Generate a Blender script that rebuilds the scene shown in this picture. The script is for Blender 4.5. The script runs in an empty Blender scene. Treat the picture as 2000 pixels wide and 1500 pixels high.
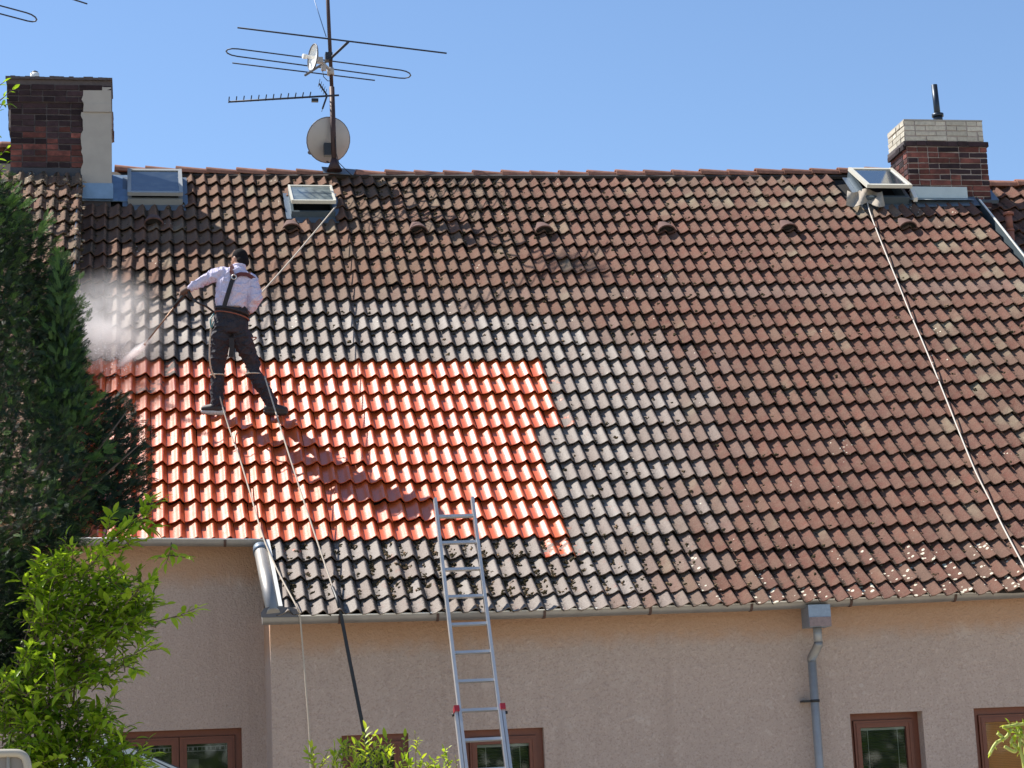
import bpy, bmesh, math, random
import numpy as np
from mathutils import Vector, Matrix, Quaternion, noise

random.seed(7); np.random.seed(7)
SC = bpy.context.scene
# ------------------------------------------------------------------ camera
CW = Vector((-0.66004, 0.0, 1.6))
RW = Matrix(((0.984257, -0.171336, -0.043391), (-0.008758, 0.197918, -0.980179), (0.176528, 0.965128, 0.193302)))
FPX = 4056.13
cam = bpy.data.cameras.new('camera'); camo = bpy.data.objects.new('camera', cam); SC.collection.objects.link(camo)
_r, _u, _b = Vector(RW[0]), -Vector(RW[1]), -Vector(RW[2])
camo.matrix_world = Matrix(((_r.x, _u.x, _b.x, CW.x), (_r.y, _u.y, _b.y, CW.y), (_r.z, _u.z, _b.z, CW.z), (0, 0, 0, 1)))
cam.sensor_width = 36; cam.lens = FPX / 2000 * 36; cam.clip_end = 3000; cam.clip_start = .1
SC.camera = camo
# ------------------------------------------------------------------ sun, sky, exposure
SUN_D = Vector((0.500, -0.315, -0.807)).normalized()          # direction the light travels
sun = bpy.data.lights.new('sun', 'SUN'); sun.energy = 5.0; sun.angle = math.radians(.53); sun.color = (1, .955, .88)
suno = bpy.data.objects.new('sun', sun); SC.collection.objects.link(suno)
suno.rotation_euler = SUN_D.to_track_quat('-Z', 'Y').to_euler()
W = bpy.data.worlds.new('World'); SC.world = W; W.use_nodes = True
nt = W.node_tree; sky = nt.nodes.new('ShaderNodeTexSky'); sky.sky_type = 'NISHITA'; sky.sun_disc = False
sky.sun_elevation = math.asin(-SUN_D.z); sky.sun_rotation = math.atan2(-SUN_D.x, -SUN_D.y)
sky.air_density = 1.0; sky.dust_density = .05; sky.ozone_density = 4.2; sky.altitude = 200
bg = nt.nodes['Background']; bg.inputs[1].default_value = .106
nt.links.new(sky.outputs[0], bg.inputs[0])
SC.view_settings.view_transform = 'Standard'; SC.view_settings.look = 'None'
SC.view_settings.exposure = .74; SC.view_settings.gamma = 1; SC.view_settings.use_curve_mapping = False
SC.cycles.max_bounces = 6; SC.cycles.transparent_max_bounces = 24; SC.cycles.volume_bounces = 4
SC.cycles.volume_step_rate = 2.0; SC.cycles.use_denoising = True

# ------------------------------------------------------------------ geometry helpers
TH = 0.7472183547177046; H = 0.3354560683126685; TW = .15
O3 = Vector((0.0, 25.37941, 9.63461))
WARP = [0.0, 0.02386, -0.01146, 0.07885, 0.00056, -0.00618, 0.00811, 0.03172, 0.01909, 0.10515, 0.00912, 0.02342, -0.01033, 0.03836]
XV = Vector((1, 0, 0)); SV = Vector((0, math.cos(TH), math.sin(TH))); NV = Vector((0, -math.sin(TH), math.cos(TH)))
ROOF_R = Matrix((XV, SV, NV)).transposed()

def warp(i, j):
    u = (i - 28) / 35; v = (j - 14) / 14
    b = (1, u, v, u*u, u*v, v*v, u**3, u*u*v, u*v*v, v**3, u**3*v, u*u*v*v, u*v**3, v**4)
    return sum(a * c for a, c in zip(WARP, b))

def RP(i, j, n=0.0):
    return O3 + XV * (i * TW) - SV * (j * H) + NV * (n + warp(i, j))

def ray(px, py):
    d = Vector(((px - 1000) / FPX, (py - 750) / FPX, 1.0))
    return (RW.transposed() @ d).normalized()

def on_plane(px, py, p0, n):
    d = ray(px, py); return CW + d * (n.dot(Vector(p0) - CW) / n.dot(d))

def AT(px, py, Y): return on_plane(px, py, (0, Y, 0), Vector((0, 1, 0)))
def ATZ(px, py, z): return on_plane(px, py, (0, 0, z), Vector((0, 0, 1)))
def to_ij(P):
    q = P - O3; return q.x / TW, -q.dot(SV) / H
def ON(px, py, n=0.0):
    off = 0
    for _ in range(5):
        P = on_plane(px, py, O3 + NV * (n + off), NV); off = warp(*to_ij(P))
    return P

def link(o, parent=None):
    SC.collection.objects.link(o)
    if parent is not None:
        o.parent = parent
        o.matrix_parent_inverse = WM[parent.name].inverted()
    return o
WM = {}

def props(o, label=None, cat=None, group=None, kind=None):
    if label: o['label'] = label
    if cat: o['category'] = cat
    if group: o['group'] = group
    if kind: o['kind'] = kind
    return o

def empty(name, loc, label=None, cat=None, group=None, parent=None):
    o = bpy.data.objects.new(name, None); o.location = loc; o.empty_display_size = .2
    link(o, parent); WM[o.name] = Matrix.Translation(loc)
    return props(o, label, cat, group)

class MB:
    def __init__(s): s.v = []; s.f = []; s.sm = []
    def add(s, vs, fs, smooth=False):
        b = len(s.v); s.v += [Vector(v) for v in vs]
        s.f += [tuple(b + k for k in f) for f in fs]; s.sm += [smooth] * len(fs); return s
    def box(s, c, sx, sy, sz, M=None):
        c = Vector(c); M = M or Matrix.Identity(3)
        vs = [c + M @ Vector((a * sx / 2, b * sy / 2, d * sz / 2)) for a in (-1, 1) for b in (-1, 1) for d in (-1, 1)]
        return s.add(vs, [(0, 1, 3, 2), (4, 6, 7, 5), (0, 4, 5, 1), (2, 3, 7, 6), (0, 2, 6, 4), (1, 5, 7, 3)])
    def aabb(s, x0, x1, y0, y1, z0, z1):
        return s.box(((x0 + x1) / 2, (y0 + y1) / 2, (z0 + z1) / 2), x1 - x0, y1 - y0, z1 - z0)
    def tube(s, pts, r, n=8, caps=True, closed=False, a0=0.0, a1=2 * math.pi, up=None):
        pts = [Vector(p) for p in pts]; m = len(pts)
        rs = r if hasattr(r, '__len__') else [r] * m
        full = abs(a1 - a0 - 2 * math.pi) < 1e-6
        k = n if full else n + 1
        rings = []; prev = None
        for q in range(m):
            if closed: t = (pts[(q + 1) % m] - pts[q - 1])
            else: t = pts[min(q + 1, m - 1)] - pts[max(q - 1, 0)]
            t.normalize()
            if prev is None:
                ref = up or (Vector((0, 0, 1)) if abs(t.z) < .9 else Vector((0, 1, 0)))
                a = (ref - t * ref.dot(t)).normalized()
            else:
                a = (prev - t * prev.dot(t)).normalized()
            prev = a; b = t.cross(a)
            rings.append([pts[q] + (a * math.cos(a0 + (a1 - a0) * w / n) + b * math.sin(a0 + (a1 - a0) * w / n)) * rs[q] for w in range(k)])
        vs = [v for R_ in rings for v in R_]; fs = []
        mm = m if closed else m - 1
        for q in range(mm):
            q2 = (q + 1) % m
            for w in range(n):
                w2 = (w + 1) % k
                fs.append((q * k + w, q * k + w2, q2 * k + w2, q2 * k + w))
        s.add(vs, fs, True)
        if caps and full and not closed:
            b = len(s.v) - len(vs)
            s.f.append(tuple(b + w for w in range(k))[::-1]); s.sm.append(False)
            s.f.append(tuple(b + (m - 1) * k + w for w in range(k))); s.sm.append(False)
        return s
    def prism(s, poly, off):
        off = Vector(off); n = len(poly); P = [Vector(p) for p in poly]
        vs = P + [p + off for p in P]
        fs = [tuple(range(n))[::-1], tuple(range(n, 2 * n))] + [(k, (k + 1) % n, n + (k + 1) % n, n + k) for k in range(n)]
        return s.add(vs, fs)
    def build(s, name, mat, parent=None, recenter=True):
        c = Vector((0, 0, 0))
        if recenter and s.v:
            c = sum(s.v, Vector()) / len(s.v)
        me = bpy.data.meshes.new(name)
        me.from_pydata([v - c for v in s.v], [], s.f)
        me.polygons.foreach_set('use_smooth', s.sm); me.materials.append(mat); me.update()
        o = bpy.data.objects.new(name, me); o.location = c
        link(o, parent); WM[o.name] = Matrix.Translation(c)
        return o

def np_mesh(name, V, F, mat, parent=None, smooth=None, attr=None):
    """V (n,3), F list/array of equal-length faces; attr: (n,4) point colours"""
    F = np.asarray(F); k = F.shape[1]; V = np.asarray(V, dtype=np.float32)
    me = bpy.data.meshes.new(name)
    me.vertices.add(len(V)); me.vertices.foreach_set('co', V.ravel())
    me.loops.add(F.size); me.loops.foreach_set('vertex_index', F.ravel().astype(np.int32))
    me.polygons.add(len(F)); me.polygons.foreach_set('loop_start', np.arange(0, F.size, k, dtype=np.int32))
    me.polygons.foreach_set('loop_total', np.full(len(F), k, dtype=np.int32))
    if smooth is not None: me.polygons.foreach_set('use_smooth', np.asarray(smooth, dtype=bool))
    if attr is not None:
        a = me.attributes.new('tp', 'FLOAT_COLOR', 'POINT'); a.data.foreach_set('color', np.asarray(attr, dtype=np.float32).ravel())
    me.materials.append(mat); me.update(); me.validate()
    o = bpy.data.objects.new(name, me)
    link(o, parent); WM[o.name] = Matrix.Identity(4)
    return o

# ------------------------------------------------------------------ materials
def mat_new(name):
    m = bpy.data.materials.new(name); m.use_nodes = True
    return m, m.node_tree, m.node_tree.nodes['Principled BSDF']
def N(t, typ, **kw):
    n = t.nodes.new(typ)
    for k, v in kw.items():
        if k.startswith('i_'): n.inputs[k[2:].replace('_', ' ')].default_value = v
        else: setattr(n, k, v)
    return n
def ramp(t, fac, stops):
    r = t.nodes.new('ShaderNodeValToRGB'); e = r.color_ramp.elements
    while len(e) < len(stops): e.new(.5)
    for k, (p, c) in enumerate(stops):
        e[k].position = p; e[k].color = c if len(c) == 4 else (*c, 1)
    t.links.new(fac, r.inputs[0]); return r.outputs[0]
def mixc(t, fac, a, b, mode='MIX'):
    n = t.nodes.new('ShaderNodeMix'); n.data_type = 'RGBA'; n.blend_type = mode
    for s, v in ((0, fac), (6, a), (7, b)):
        if isinstance(v, (int, float)): n.inputs[s].default_value = v
        elif isinstance(v, tuple): n.inputs[s].default_value = (*v, 1) if len(v) == 3 else v
        else: t.links.new(v, n.inputs[s])
    return n.outputs[2]
def math_(t, op, a, b=None, clamp=False):
    n = t.nodes.new('ShaderNodeMath'); n.operation = op; n.use_clamp = clamp
    for k, v in enumerate((a, b)):
        if v is None: continue
        if isinstance(v, (int, float)): n.inputs[k].default_value = v
        else: t.links.new(v, n.inputs[k])
    return n.outputs[0]
def pos(t): return t.nodes.new('ShaderNodeNewGeometry').outputs['Position']
def tnoise(t, scale, detail=4, rough=.6, vec=None):
    n = N(t, 'ShaderNodeTexNoise'); n.inputs['Scale'].default_value = scale; n.inputs['Detail'].default_value = detail
    n.inputs['Roughness'].default_value = rough; t.links.new(vec if vec is not None else pos(t), n.inputs['Vector']); return n.outputs['Fac']
def bump(t, h, strength, dist, bs):
    b = N(t, 'ShaderNodeBump'); b.inputs['Strength'].default_value = strength; b.inputs['Distance'].default_value = dist
    t.links.new(h, b.inputs['Height']); t.links.new(b.outputs[0], bs.inputs['Normal'])

def simple(name, col, rough=.6, metal=0., noise_amt=.0, nscale=20, bumpd=0., spec=.5, var=0.):
    m, t, b = mat_new(name)
    b.inputs['Base Color'].default_value = (*col, 1); b.inputs['Roughness'].default_value = rough; b.inputs['Metallic'].default_value = metal
    b.inputs['Specular IOR Level'].default_value = spec
    if noise_amt or bumpd or var:
        f = tnoise(t, nscale)
        src = None
        if noise_amt:
            src = mixc(t, math_(t, 'MULTIPLY', f, 1.0), tuple(c * (1 - noise_amt) for c in col), tuple(min(1, c * (1 + noise_amt)) for c in col))
        if var:
            oi = t.nodes.new('ShaderNodeObjectInfo')
            k = math_(t, 'ADD', math_(t, 'MULTIPLY', oi.outputs['Random'], 2 * var), 1 - var)
            cc = t.nodes.new('ShaderNodeCombineColor')
            for q in range(3): t.links.new(k, cc.inputs[q])
            src = mixc(t, 1.0, src if src is not None else col, cc.outputs[0], 'MULTIPLY')
        if src is not None: t.links.new(src, b.inputs['Base Color'])
        if bumpd: bump(t, f, .6, bumpd, b)
    return m

# roof tile: colour from per-tile parameters (random, washed, cleaned, lichen)
def make_tile_mat():
    m, t, b = mat_new('concrete_roof_tile')
    at = N(t, 'ShaderNodeAttribute', attribute_name='tp'); oi = t.nodes.new('ShaderNodeObjectInfo')
    s1 = t.nodes.new('ShaderNodeSeparateColor'); t.links.new(at.outputs['Color'], s1.inputs[0])
    s2 = t.nodes.new('ShaderNodeSeparateColor'); t.links.new(oi.outputs['Color'], s2.inputs[0])
    rnd = math_(t, 'ADD', s1.outputs[0], s2.outputs[0]); wash = math_(t, 'ADD', s1.outputs[1], s2.outputs[1])
    clean = math_(t, 'ADD', s1.outputs[2], s2.outputs[2]); lich = math_(t, 'ADD', at.outputs['Alpha'], oi.outputs['Alpha'])
    n1 = tnoise(t, 9, 5, .65); n2 = tnoise(t, 70, 4, .7); n3 = tnoise(t, 2.1, 3, .5); n4 = tnoise(t, 240, 2, .6)
    # weathered: brown red with greyish tan crust
    base = ramp(t, rnd, [(0, (.17, .060, .042)), (.3, (.28, .110, .078)), (.55, (.215, .092, .072)), (.8, (.31, .15, .105)), (1, (.25, .16, .12))])
    tanb = ramp(t, rnd, [(0, (.27, .125, .075)), (.4, (.33, .175, .11)), (.7, (.28, .175, .11)), (1, (.27, .21, .14))])
    sxx = t.nodes.new('ShaderNodeSeparateXYZ'); t.links.new(pos(t), sxx.inputs[0])
    tf = math_(t, 'MULTIPLY', math_(t, 'SUBTRACT', math_(t, 'ADD', 4.6, math_(t, 'MULTIPLY', n1, 1.6)), sxx.outputs[0]), .32, True)
    base = mixc(t, tf, base, tanb)
    crust = mixc(t, n2, (.12, .065, .045), (.44, .31, .235))
    k = math_(t, 'MULTIPLY', math_(t, 'SUBTRACT', math_(t, 'ADD', n1, math_(t, 'MULTIPLY', n2, .8)), .62), 2.4, True)
    weath = mixc(t, math_(t, 'MULTIPLY', k, .7), base, crust)
    gv = mixc(t, tnoise(t, 95, 3, .7), (.45, .45, .45), (1.55, 1.52, 1.48)); weath = mixc(t, 1.0, weath, gv, 'MULTIPLY')
    # green-grey lichened tiles
    g = math_(t, 'MULTIPLY', math_(t, 'SUBTRACT', math_(t, 'ADD', n3, math_(t, 'MULTIPLY', rnd, .30)), .83), 5, True)
    dm = mixc(t, n3, (.46, .43, .43), (.74, .70, .68)); weath = mixc(t, 1.0, weath, dm, 'MULTIPLY')
    weath = mixc(t, math_(t, 'MULTIPLY', g, .55), weath, mixc(t, n2, (.15, .125, .075), (.42, .385, .27)))
    # washed grey
    grey = mixc(t, n2, (.10, .080, .066), (.355, .305, .262))
    fl = math_(t, 'MULTIPLY', math_(t, 'SUBTRACT', n1, .60), 9, True)
    grey = mixc(t, math_(t, 'MULTIPLY', fl, .55), grey, (.34, .11, .07))
    gd = math_(t, 'MULTIPLY', math_(t, 'SUBTRACT', tnoise(t, 48, 4, .7), .56), 9, True); grey = mixc(t, math_(t, 'MULTIPLY', gd, .85), grey, (.10, .07, .05))
    grey = mixc(t, math_(t, 'MULTIPLY', rnd, .3), grey, (.20, .15, .12))
    col = mixc(t, wash, weath, grey)
    # cleaned orange
    fl2 = math_(t, 'MULTIPLY', math_(t, 'SUBTRACT', n2, .60), 4, True)
    orange = mixc(t, n3, (.59, .100, .022), (.71, .145, .034))
    orange = mixc(t, math_(t, 'MULTIPLY', rnd, .35), orange, (.46, .075, .035))
    orange = mixc(t, math_(t, 'MULTIPLY', fl2, .35), orange, (.55, .30, .2))
    dk = math_(t, 'MULTIPLY', math_(t, 'SUBTRACT', tnoise(t, 26, 3, .6), .72), 30, True)
    orange = mixc(t, dk, orange, (.05, .03, .02))
    edge = math_(t, 'MULTIPLY', math_(t, 'SUBTRACT', math_(t, 'ADD', clean, math_(t, 'MULTIPLY', math_(t, 'SUBTRACT', n1, .5), 1.2)), .5), 8, True)
    cm = math_(t, 'MAXIMUM', math_(t, 'MULTIPLY', edge, math_(t, 'GREATER_THAN', clean, .01)), math_(t, 'GREATER_THAN', clean, .98))
    col = mixc(t, cm, col, orange)
    # dark moss specks and painted valley shade
    # grime and moss along each tile valley, with the flank's shade painted in
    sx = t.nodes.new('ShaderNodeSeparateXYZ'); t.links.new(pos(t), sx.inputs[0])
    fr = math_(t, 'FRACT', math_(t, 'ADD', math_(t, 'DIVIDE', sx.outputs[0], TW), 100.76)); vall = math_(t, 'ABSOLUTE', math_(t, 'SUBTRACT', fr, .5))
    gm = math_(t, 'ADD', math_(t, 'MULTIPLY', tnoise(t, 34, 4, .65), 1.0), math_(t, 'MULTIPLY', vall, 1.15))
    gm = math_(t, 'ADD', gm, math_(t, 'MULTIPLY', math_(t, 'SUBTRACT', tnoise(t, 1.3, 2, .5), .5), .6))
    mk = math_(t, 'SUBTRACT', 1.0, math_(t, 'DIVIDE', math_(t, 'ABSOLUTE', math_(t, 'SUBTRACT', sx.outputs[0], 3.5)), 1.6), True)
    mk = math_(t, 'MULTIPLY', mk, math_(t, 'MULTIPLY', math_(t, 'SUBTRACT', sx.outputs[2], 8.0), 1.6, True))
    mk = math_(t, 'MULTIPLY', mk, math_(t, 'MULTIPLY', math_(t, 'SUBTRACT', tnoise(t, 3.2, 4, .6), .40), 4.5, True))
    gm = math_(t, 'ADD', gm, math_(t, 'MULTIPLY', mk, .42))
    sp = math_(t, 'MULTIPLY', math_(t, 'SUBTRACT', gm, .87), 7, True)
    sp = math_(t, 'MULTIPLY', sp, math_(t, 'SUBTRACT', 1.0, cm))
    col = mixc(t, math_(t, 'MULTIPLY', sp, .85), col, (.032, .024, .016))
    # pale lichen blots
    vl = N(t, 'ShaderNodeTexVoronoi'); vl.inputs['Scale'].default_value = 15; t.links.new(pos(t), vl.inputs['Vector'])
    ls = math_(t, 'LESS_THAN', math_(t, 'ADD', vl.outputs['Distance'], math_(t, 'MULTIPLY', n2, .25)), math_(t, 'ADD', math_(t, 'MULTIPLY', lich, .95), .05))
    ls = math_(t, 'MULTIPLY', ls, math_(t, 'GREATER_THAN', lich, .02))
    col = mixc(t, ls, col, (.66, .60, .47))
    t.links.new(col, b.inputs['Base Color'])
    wet = math_(t, 'MAXIMUM', math_(t, 'MULTIPLY', cm, .985), math_(t, 'MULTIPLY', wash, .50))
    rr = math_(t, 'SUBTRACT', .88, math_(t, 'MULTIPLY', wet, .56)); rr = math_(t, 'ADD', rr, math_(t, 'MULTIPLY', math_(t, 'SUBTRACT', n1, .5), .12))
    t.links.new(rr, b.inputs['Roughness'])
    t.links.new(math_(t, 'MULTIPLY', math_(t, 'MULTIPLY', wet, wet), .38), b.inputs['Coat Weight']); b.inputs['Coat Roughness'].default_value = .23; b.inputs['Coat IOR'].default_value = 1.5
    sl = math_(t, 'ADD', .20, math_(t, 'MULTIPLY', wet, .3)); t.links.new(sl, b.inputs['Specular IOR Level'])
    hh = math_(t, 'ADD', n2, math_(t, 'MULTIPLY', n1, 1.6)); hh = math_(t, 'ADD', hh, math_(t, 'MULTIPLY', n4, .3))
    bmp = N(t, 'ShaderNodeBump'); bmp.inputs['Distance'].default_value = .010
    t.links.new(math_(t, 'SUBTRACT', .75, math_(t, 'MULTIPLY', wet, .62)), bmp.inputs['Strength'])
    t.links.new(hh, bmp.inputs['Height']); t.links.new(bmp.outputs[0], b.inputs['Normal'])
    return m
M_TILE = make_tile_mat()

def make_render_mat():
    m, t, b = mat_new('roughcast_render')
    n1 = tnoise(t, 1.1, 4, .6); n2 = tnoise(t, 30, 3, .6); n3 = tnoise(t, 62, 2, .6)
    col = mixc(t, n1, (.435, .335, .28), (.535, .42, .355))
    sp = math_(t, 'MULTIPLY', math_(t, 'SUBTRACT', n2, .54), 5, True)
    col = mixc(t, math_(t, 'MULTIPLY', sp, .28), col, (.78, .64, .55))
    dk = math_(t, 'MULTIPLY', math_(t, 'SUBTRACT', .49, n3), 6, True)
    col = mixc(t, math_(t, 'MULTIPLY', dk, .42), col, (.28, .19, .15))
    vr = N(t, 'ShaderNodeTexVoronoi'); vr.inputs['Scale'].default_value = 7; t.links.new(pos(t), vr.inputs['Vector'])
    ws = math_(t, 'LESS_THAN', vr.outputs['Distance'], math_(t, 'MULTIPLY', math_(t, 'SUBTRACT', tnoise(t, 3, 3), .53), .9))
    col = mixc(t, math_(t, 'MULTIPLY', ws, .4), col, (.60, .52, .46))
    mp = N(t, 'ShaderNodeMapping'); mp.inputs['Scale'].default_value = (7, 7, .55); t.links.new(pos(t), mp.inputs[0])
    sk = math_(t, 'MULTIPLY', math_(t, 'SUBTRACT', tnoise(t, 1.0, 4, .6, mp.outputs[0]), .54), 3, True)
    col = mixc(t, math_(t, 'MULTIPLY', sk, .5), col, (.34, .25, .20))
    pt = math_(t, 'MULTIPLY', math_(t, 'SUBTRACT', tnoise(t, 2.6, 5, .7), .60), 8, True); col = mixc(t, math_(t, 'MULTIPLY', pt, .38), col, (.70, .60, .53))
    # damp ochre staining under the gutters (dirt washed down from the eaves)
    sx = t.nodes.new('ShaderNodeSeparateXYZ'); t.links.new(pos(t), sx.inputs[0])
    zt = math_(t, 'ADD', 3.02, math_(t, 'MULTIPLY', math_(t, 'LESS_THAN', sx.outputs[0], .46), .74))
    d = math_(t, 'SUBTRACT', math_(t, 'ADD', sx.outputs[2], math_(t, 'MULTIPLY', tnoise(t, 5, 4), .22)), zt)
    st = math_(t, 'MULTIPLY', math_(t, 'ADD', d, .06), 6.0, True)
    col = mixc(t, math_(t, 'MULTIPLY', st, .6), col, (.50, .27, .14))
    t.links.new(col, b.inputs['Base Color']); b.inputs['Roughness'].default_value = .95; b.inputs['Specular IOR Level'].default_value = .15
    bump(t, math_(t, 'ADD', n2, math_(t, 'MULTIPLY', n3, .6)), .6, .02, b)
    return m
M_WALL = make_render_mat()

M_DARK = simple('dark_underlay', (.02, .017, .015), .95)
M_ZINC = simple('weathered_zinc', (.30, .285, .27), .48, .55, .25, 8, .001)
M_ZINCB = simple('galvanised_pipe', (.34, .335, .33), .5, .3, .2, 14, .001)
M_BRKT = simple('rusty_bracket', (.09, .05, .04), .7)
M_LEAD = simple('lead_flashing', (.16, .20, .25), .5, .5, .25, 6, .002)
M_WHITEM = simple('white_painted_metal', (.78, .76, .70), .4, 0, .06, 9)
M_ALU = simple('aluminium', (.55, .54, .53), .38, .45, .14, 12)
M_FRAMED = simple('dark_skylight_cladding', (.10, .13, .15), .45, .3, .12, 8)
M_BROWN = simple('brown_window_wood', (.17, .052, .026), .45, 0, .2, 30, .0006)
M_FRAMEG = simple('grey_skylight_cladding', (.30, .31, .31), .55, .1, .12, 8)
M_CREAMF = simple('cream_skylight_wood', (.60, .57, .48), .5, 0, .1, 14)
def brick_mat(name, col, z0, z1):
    m = simple(name, col, .92, 0, .6, 16, .006, .3, .5); t = m.node_tree; b = t.nodes['Principled BSDF']; src = b.inputs['Base Color'].links[0].from_socket
    n_ = tnoise(t, 5, 5, .7); f = math_(t, 'MULTIPLY', math_(t, 'SUBTRACT', n_, .40), 3.2, True)
    t.links.new(mixc(t, math_(t, 'MULTIPLY', f, .72), src, (.022, .016, .018)), b.inputs['Base Color']); return m
M_BRICK = brick_mat('red_brick', (.165, .056, .044), 0, 1) if True else simple('red_brick', (.125, .050, .044), .9, 0, .6, 16, .006, .3, .5)
M_BRICKD = simple('sooty_brick', (.036, .021, .024), .9, 0, .6, 16, .006, .3, .5)
M_BRICKY = simple('yellow_brick', (.50, .455, .37), .85, 0, .4, 22, .003, .3, .15)
M_MORTAR = simple('lime_mortar', (.36, .30, .27), .95, 0, .35, 20, .004)
M_SOOTM = simple('sooty_mortar', (.085, .07, .07), .95, 0, .35, 20, .004)
M_STUCCO = simple('smooth_chimney_render', (.37, .34, .30), .9, 0, .18, 5, .002)
M_RIDGE = simple('ridge_tile_clay', (.27, .125, .085), .9, 0, .55, 14, .006, .3, .3)
M_OLDT = None
M_MAST = simple('rusty_mast_paint', (.055, .028, .026), .6, .2, .6, 9)
M_STEELD = simple('dark_aerial_metal', (.03, .035, .05), .6, .3)
M_DISH = simple('grey_dish_metal', (.40, .37, .35), .5, .1, .12, 5)
M_WPLAST = simple('white_plastic', (.8, .79, .75), .4)
M_BLACKP = simple('black_plastic', (.012, .012, .014), .45)
M_FLUE = simple('dark_flue_metal', (.03, .04, .055), .4, .6)
M_CLAYP = simple('clay_pot', (.27, .10, .065), .75, 0, .25, 10, .002)
M_RED = simple('red_plastic', (.34, .02, .03), .4)
M_ROPE = simple('pale_rope', (.50, .42, .33), .9, 0, .2, 90)
M_ROPEW = simple('white_hose', (.52, .46, .39), .6, 0, .08, 60)
M_HOSE = simple('black_hose', (.02, .02, .02), .5)
M_MOSS = simple('roof_moss', (.045, .035, .018), 1, 0, .75, 30, 0, .1)
M_MOSST = simple('dry_tan_lichen', (.36, .265, .175), 1, 0, .5, 24, 0, .1)
M_CABLE = simple('thin_dark_cable', (.02, .018, .018), .6)

def glass_mat(name, tint=(.03, .035, .04), refl=.14, rough=.03, alpha=.35, dirt=0.):
    m = bpy.data.materials.new(name); m.use_nodes = True; t = m.node_tree
    t.nodes.remove(t.nodes['Principled BSDF']); out = t.nodes['Material Output']
    g = N(t, 'ShaderNodeBsdfGlossy'); g.inputs['Roughness'].default_value = rough; g.inputs['Color'].default_value = (.95, .97, 1, 1)
    tr = N(t, 'ShaderNodeBsdfTransparent'); tr.inputs['Color'].default_value = (.75, .8, .8, 1)
    df = N(t, 'ShaderNodeBsdfDiffuse'); df.inputs['Color'].default_value = (*tint, 1)
    m1 = t.nodes.new('ShaderNodeMixShader'); m1.inputs[0].default_value = alpha
    t.links.new(tr.outputs[0], m1.inputs[1]); t.links.new(df.outputs[0], m1.inputs[2])
    fr = N(t, 'ShaderNodeFresnel'); fr.inputs[0].default_value = 1.5
    fac = math_(t, 'ADD', math_(t, 'MULTIPLY', fr.outputs[0], .8), refl - .04, True)
    if dirt:
        n = tnoise(t, 9, 4, .6); nn = math_(t, 'MULTIPLY', math_(t, 'SUBTRACT', n, .45), dirt * 3, True)
        d2 = N(t, 'ShaderNodeBsdfDiffuse'); d2.inputs['Color'].default_value = (.45, .5, .44, 1)
        md = t.nodes.new('ShaderNodeMixShader'); t.links.new(nn, md.inputs[0]); t.links.new(m1.outputs[0], md.inputs[1]); t.links.new(d2.outputs[0], md.inputs[2])
        m1 = md
    m2 = t.nodes.new('ShaderNodeMixShader'); t.links.new(fac, m2.inputs[0]); t.links.new(m1.outputs[0], m2.inputs[1]); t.links.new(g.outputs[0], m2.inputs[2])
    t.links.new(m2.outputs[0], out.inputs[0]); return m
M_GLASS = glass_mat('window_glass', refl=.07, alpha=.25)
M_GLASSC = glass_mat('clear_window_glass', refl=.05, alpha=.04)
M_SKYG = glass_mat('skylight_glass', (.05, .075, .09), .30, .12, .75, .0)
M_SKYG1 = glass_mat('dark_skylight_glass', (.035, .05, .07), .16, .06, .8, .12)
M_SKYGD = glass_mat('dirty_skylight_glass', (.12, .15, .14), .18, .3, .8, .5)

def leaf_mat(name, a, b_, trans=.45, rough=.5):
    m = bpy.data.materials.new(name); m.use_nodes = True; t = m.node_tree
    t.nodes.remove(t.nodes['Principled BSDF']); out = t.nodes['Material Output']
    at = N(t, 'ShaderNodeAttribute', attribute_name='tp'); oi = t.nodes.new('ShaderNodeObjectInfo')
    s1 = t.nodes.new('ShaderNodeSeparateColor'); t.links.new(at.outputs['Color'], s1.inputs[0])
    s2 = t.nodes.new('ShaderNodeSeparateColor'); t.links.new(oi.outputs['Color'], s2.inputs[0])
    r = math_(t, 'ADD', s1.outputs[0], s2.outputs[0])
    col = mixc(t, r, a, b_)
    bs = N(t, 'ShaderNodeBsdfPrincipled'); t.links.new(col, bs.inputs['Base Color']); bs.inputs['Roughness'].default_value = rough
    bs.inputs['Specular IOR Level'].default_value = .35
    tl = N(t, 'ShaderNodeBsdfTranslucent'); t.links.new(mixc(t, 1.0, col, (1.25, 1.25, .5), 'MULTIPLY'), tl.inputs[0])
    mx = t.nodes.new('ShaderNodeMixShader'); mx.inputs[0].default_value = trans
    t.links.new(bs.outputs[0], mx.inputs[1]); t.links.new(tl.outputs[0], mx.inputs[2]); t.links.new(mx.outputs[0], out.inputs[0]); return m
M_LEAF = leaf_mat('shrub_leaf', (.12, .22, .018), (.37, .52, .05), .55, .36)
M_LEAFY = leaf_mat('young_leaf', (.20, .34, .02), (.42, .50, .05), .5, .42)
M_CONIF = leaf_mat('conifer_scale_leaf', (.008, .021, .017), (.10, .20, .045), .16, .7)
M_BARK = simple('grey_bark', (.12, .085, .06), .9, 0, .4, 30, .004)
M_TWIG = simple('green_brown_twig', (.16, .13, .05), .8, 0, .3, 30)

# ------------------------------------------------------------------ ground
g = MB(); g.add([(-600, -600, 0), (600, -600, 0), (600, 1500, 0), (-600, 1500, 0)], [(0, 1, 2, 3)])
M_GROUND = simple('pale_paved_ground', (.44, .38, .295), .95, 0, .5, .8, .01)
props(g.build('ground', M_GROUND, recenter=False), kind='structure')

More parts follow.
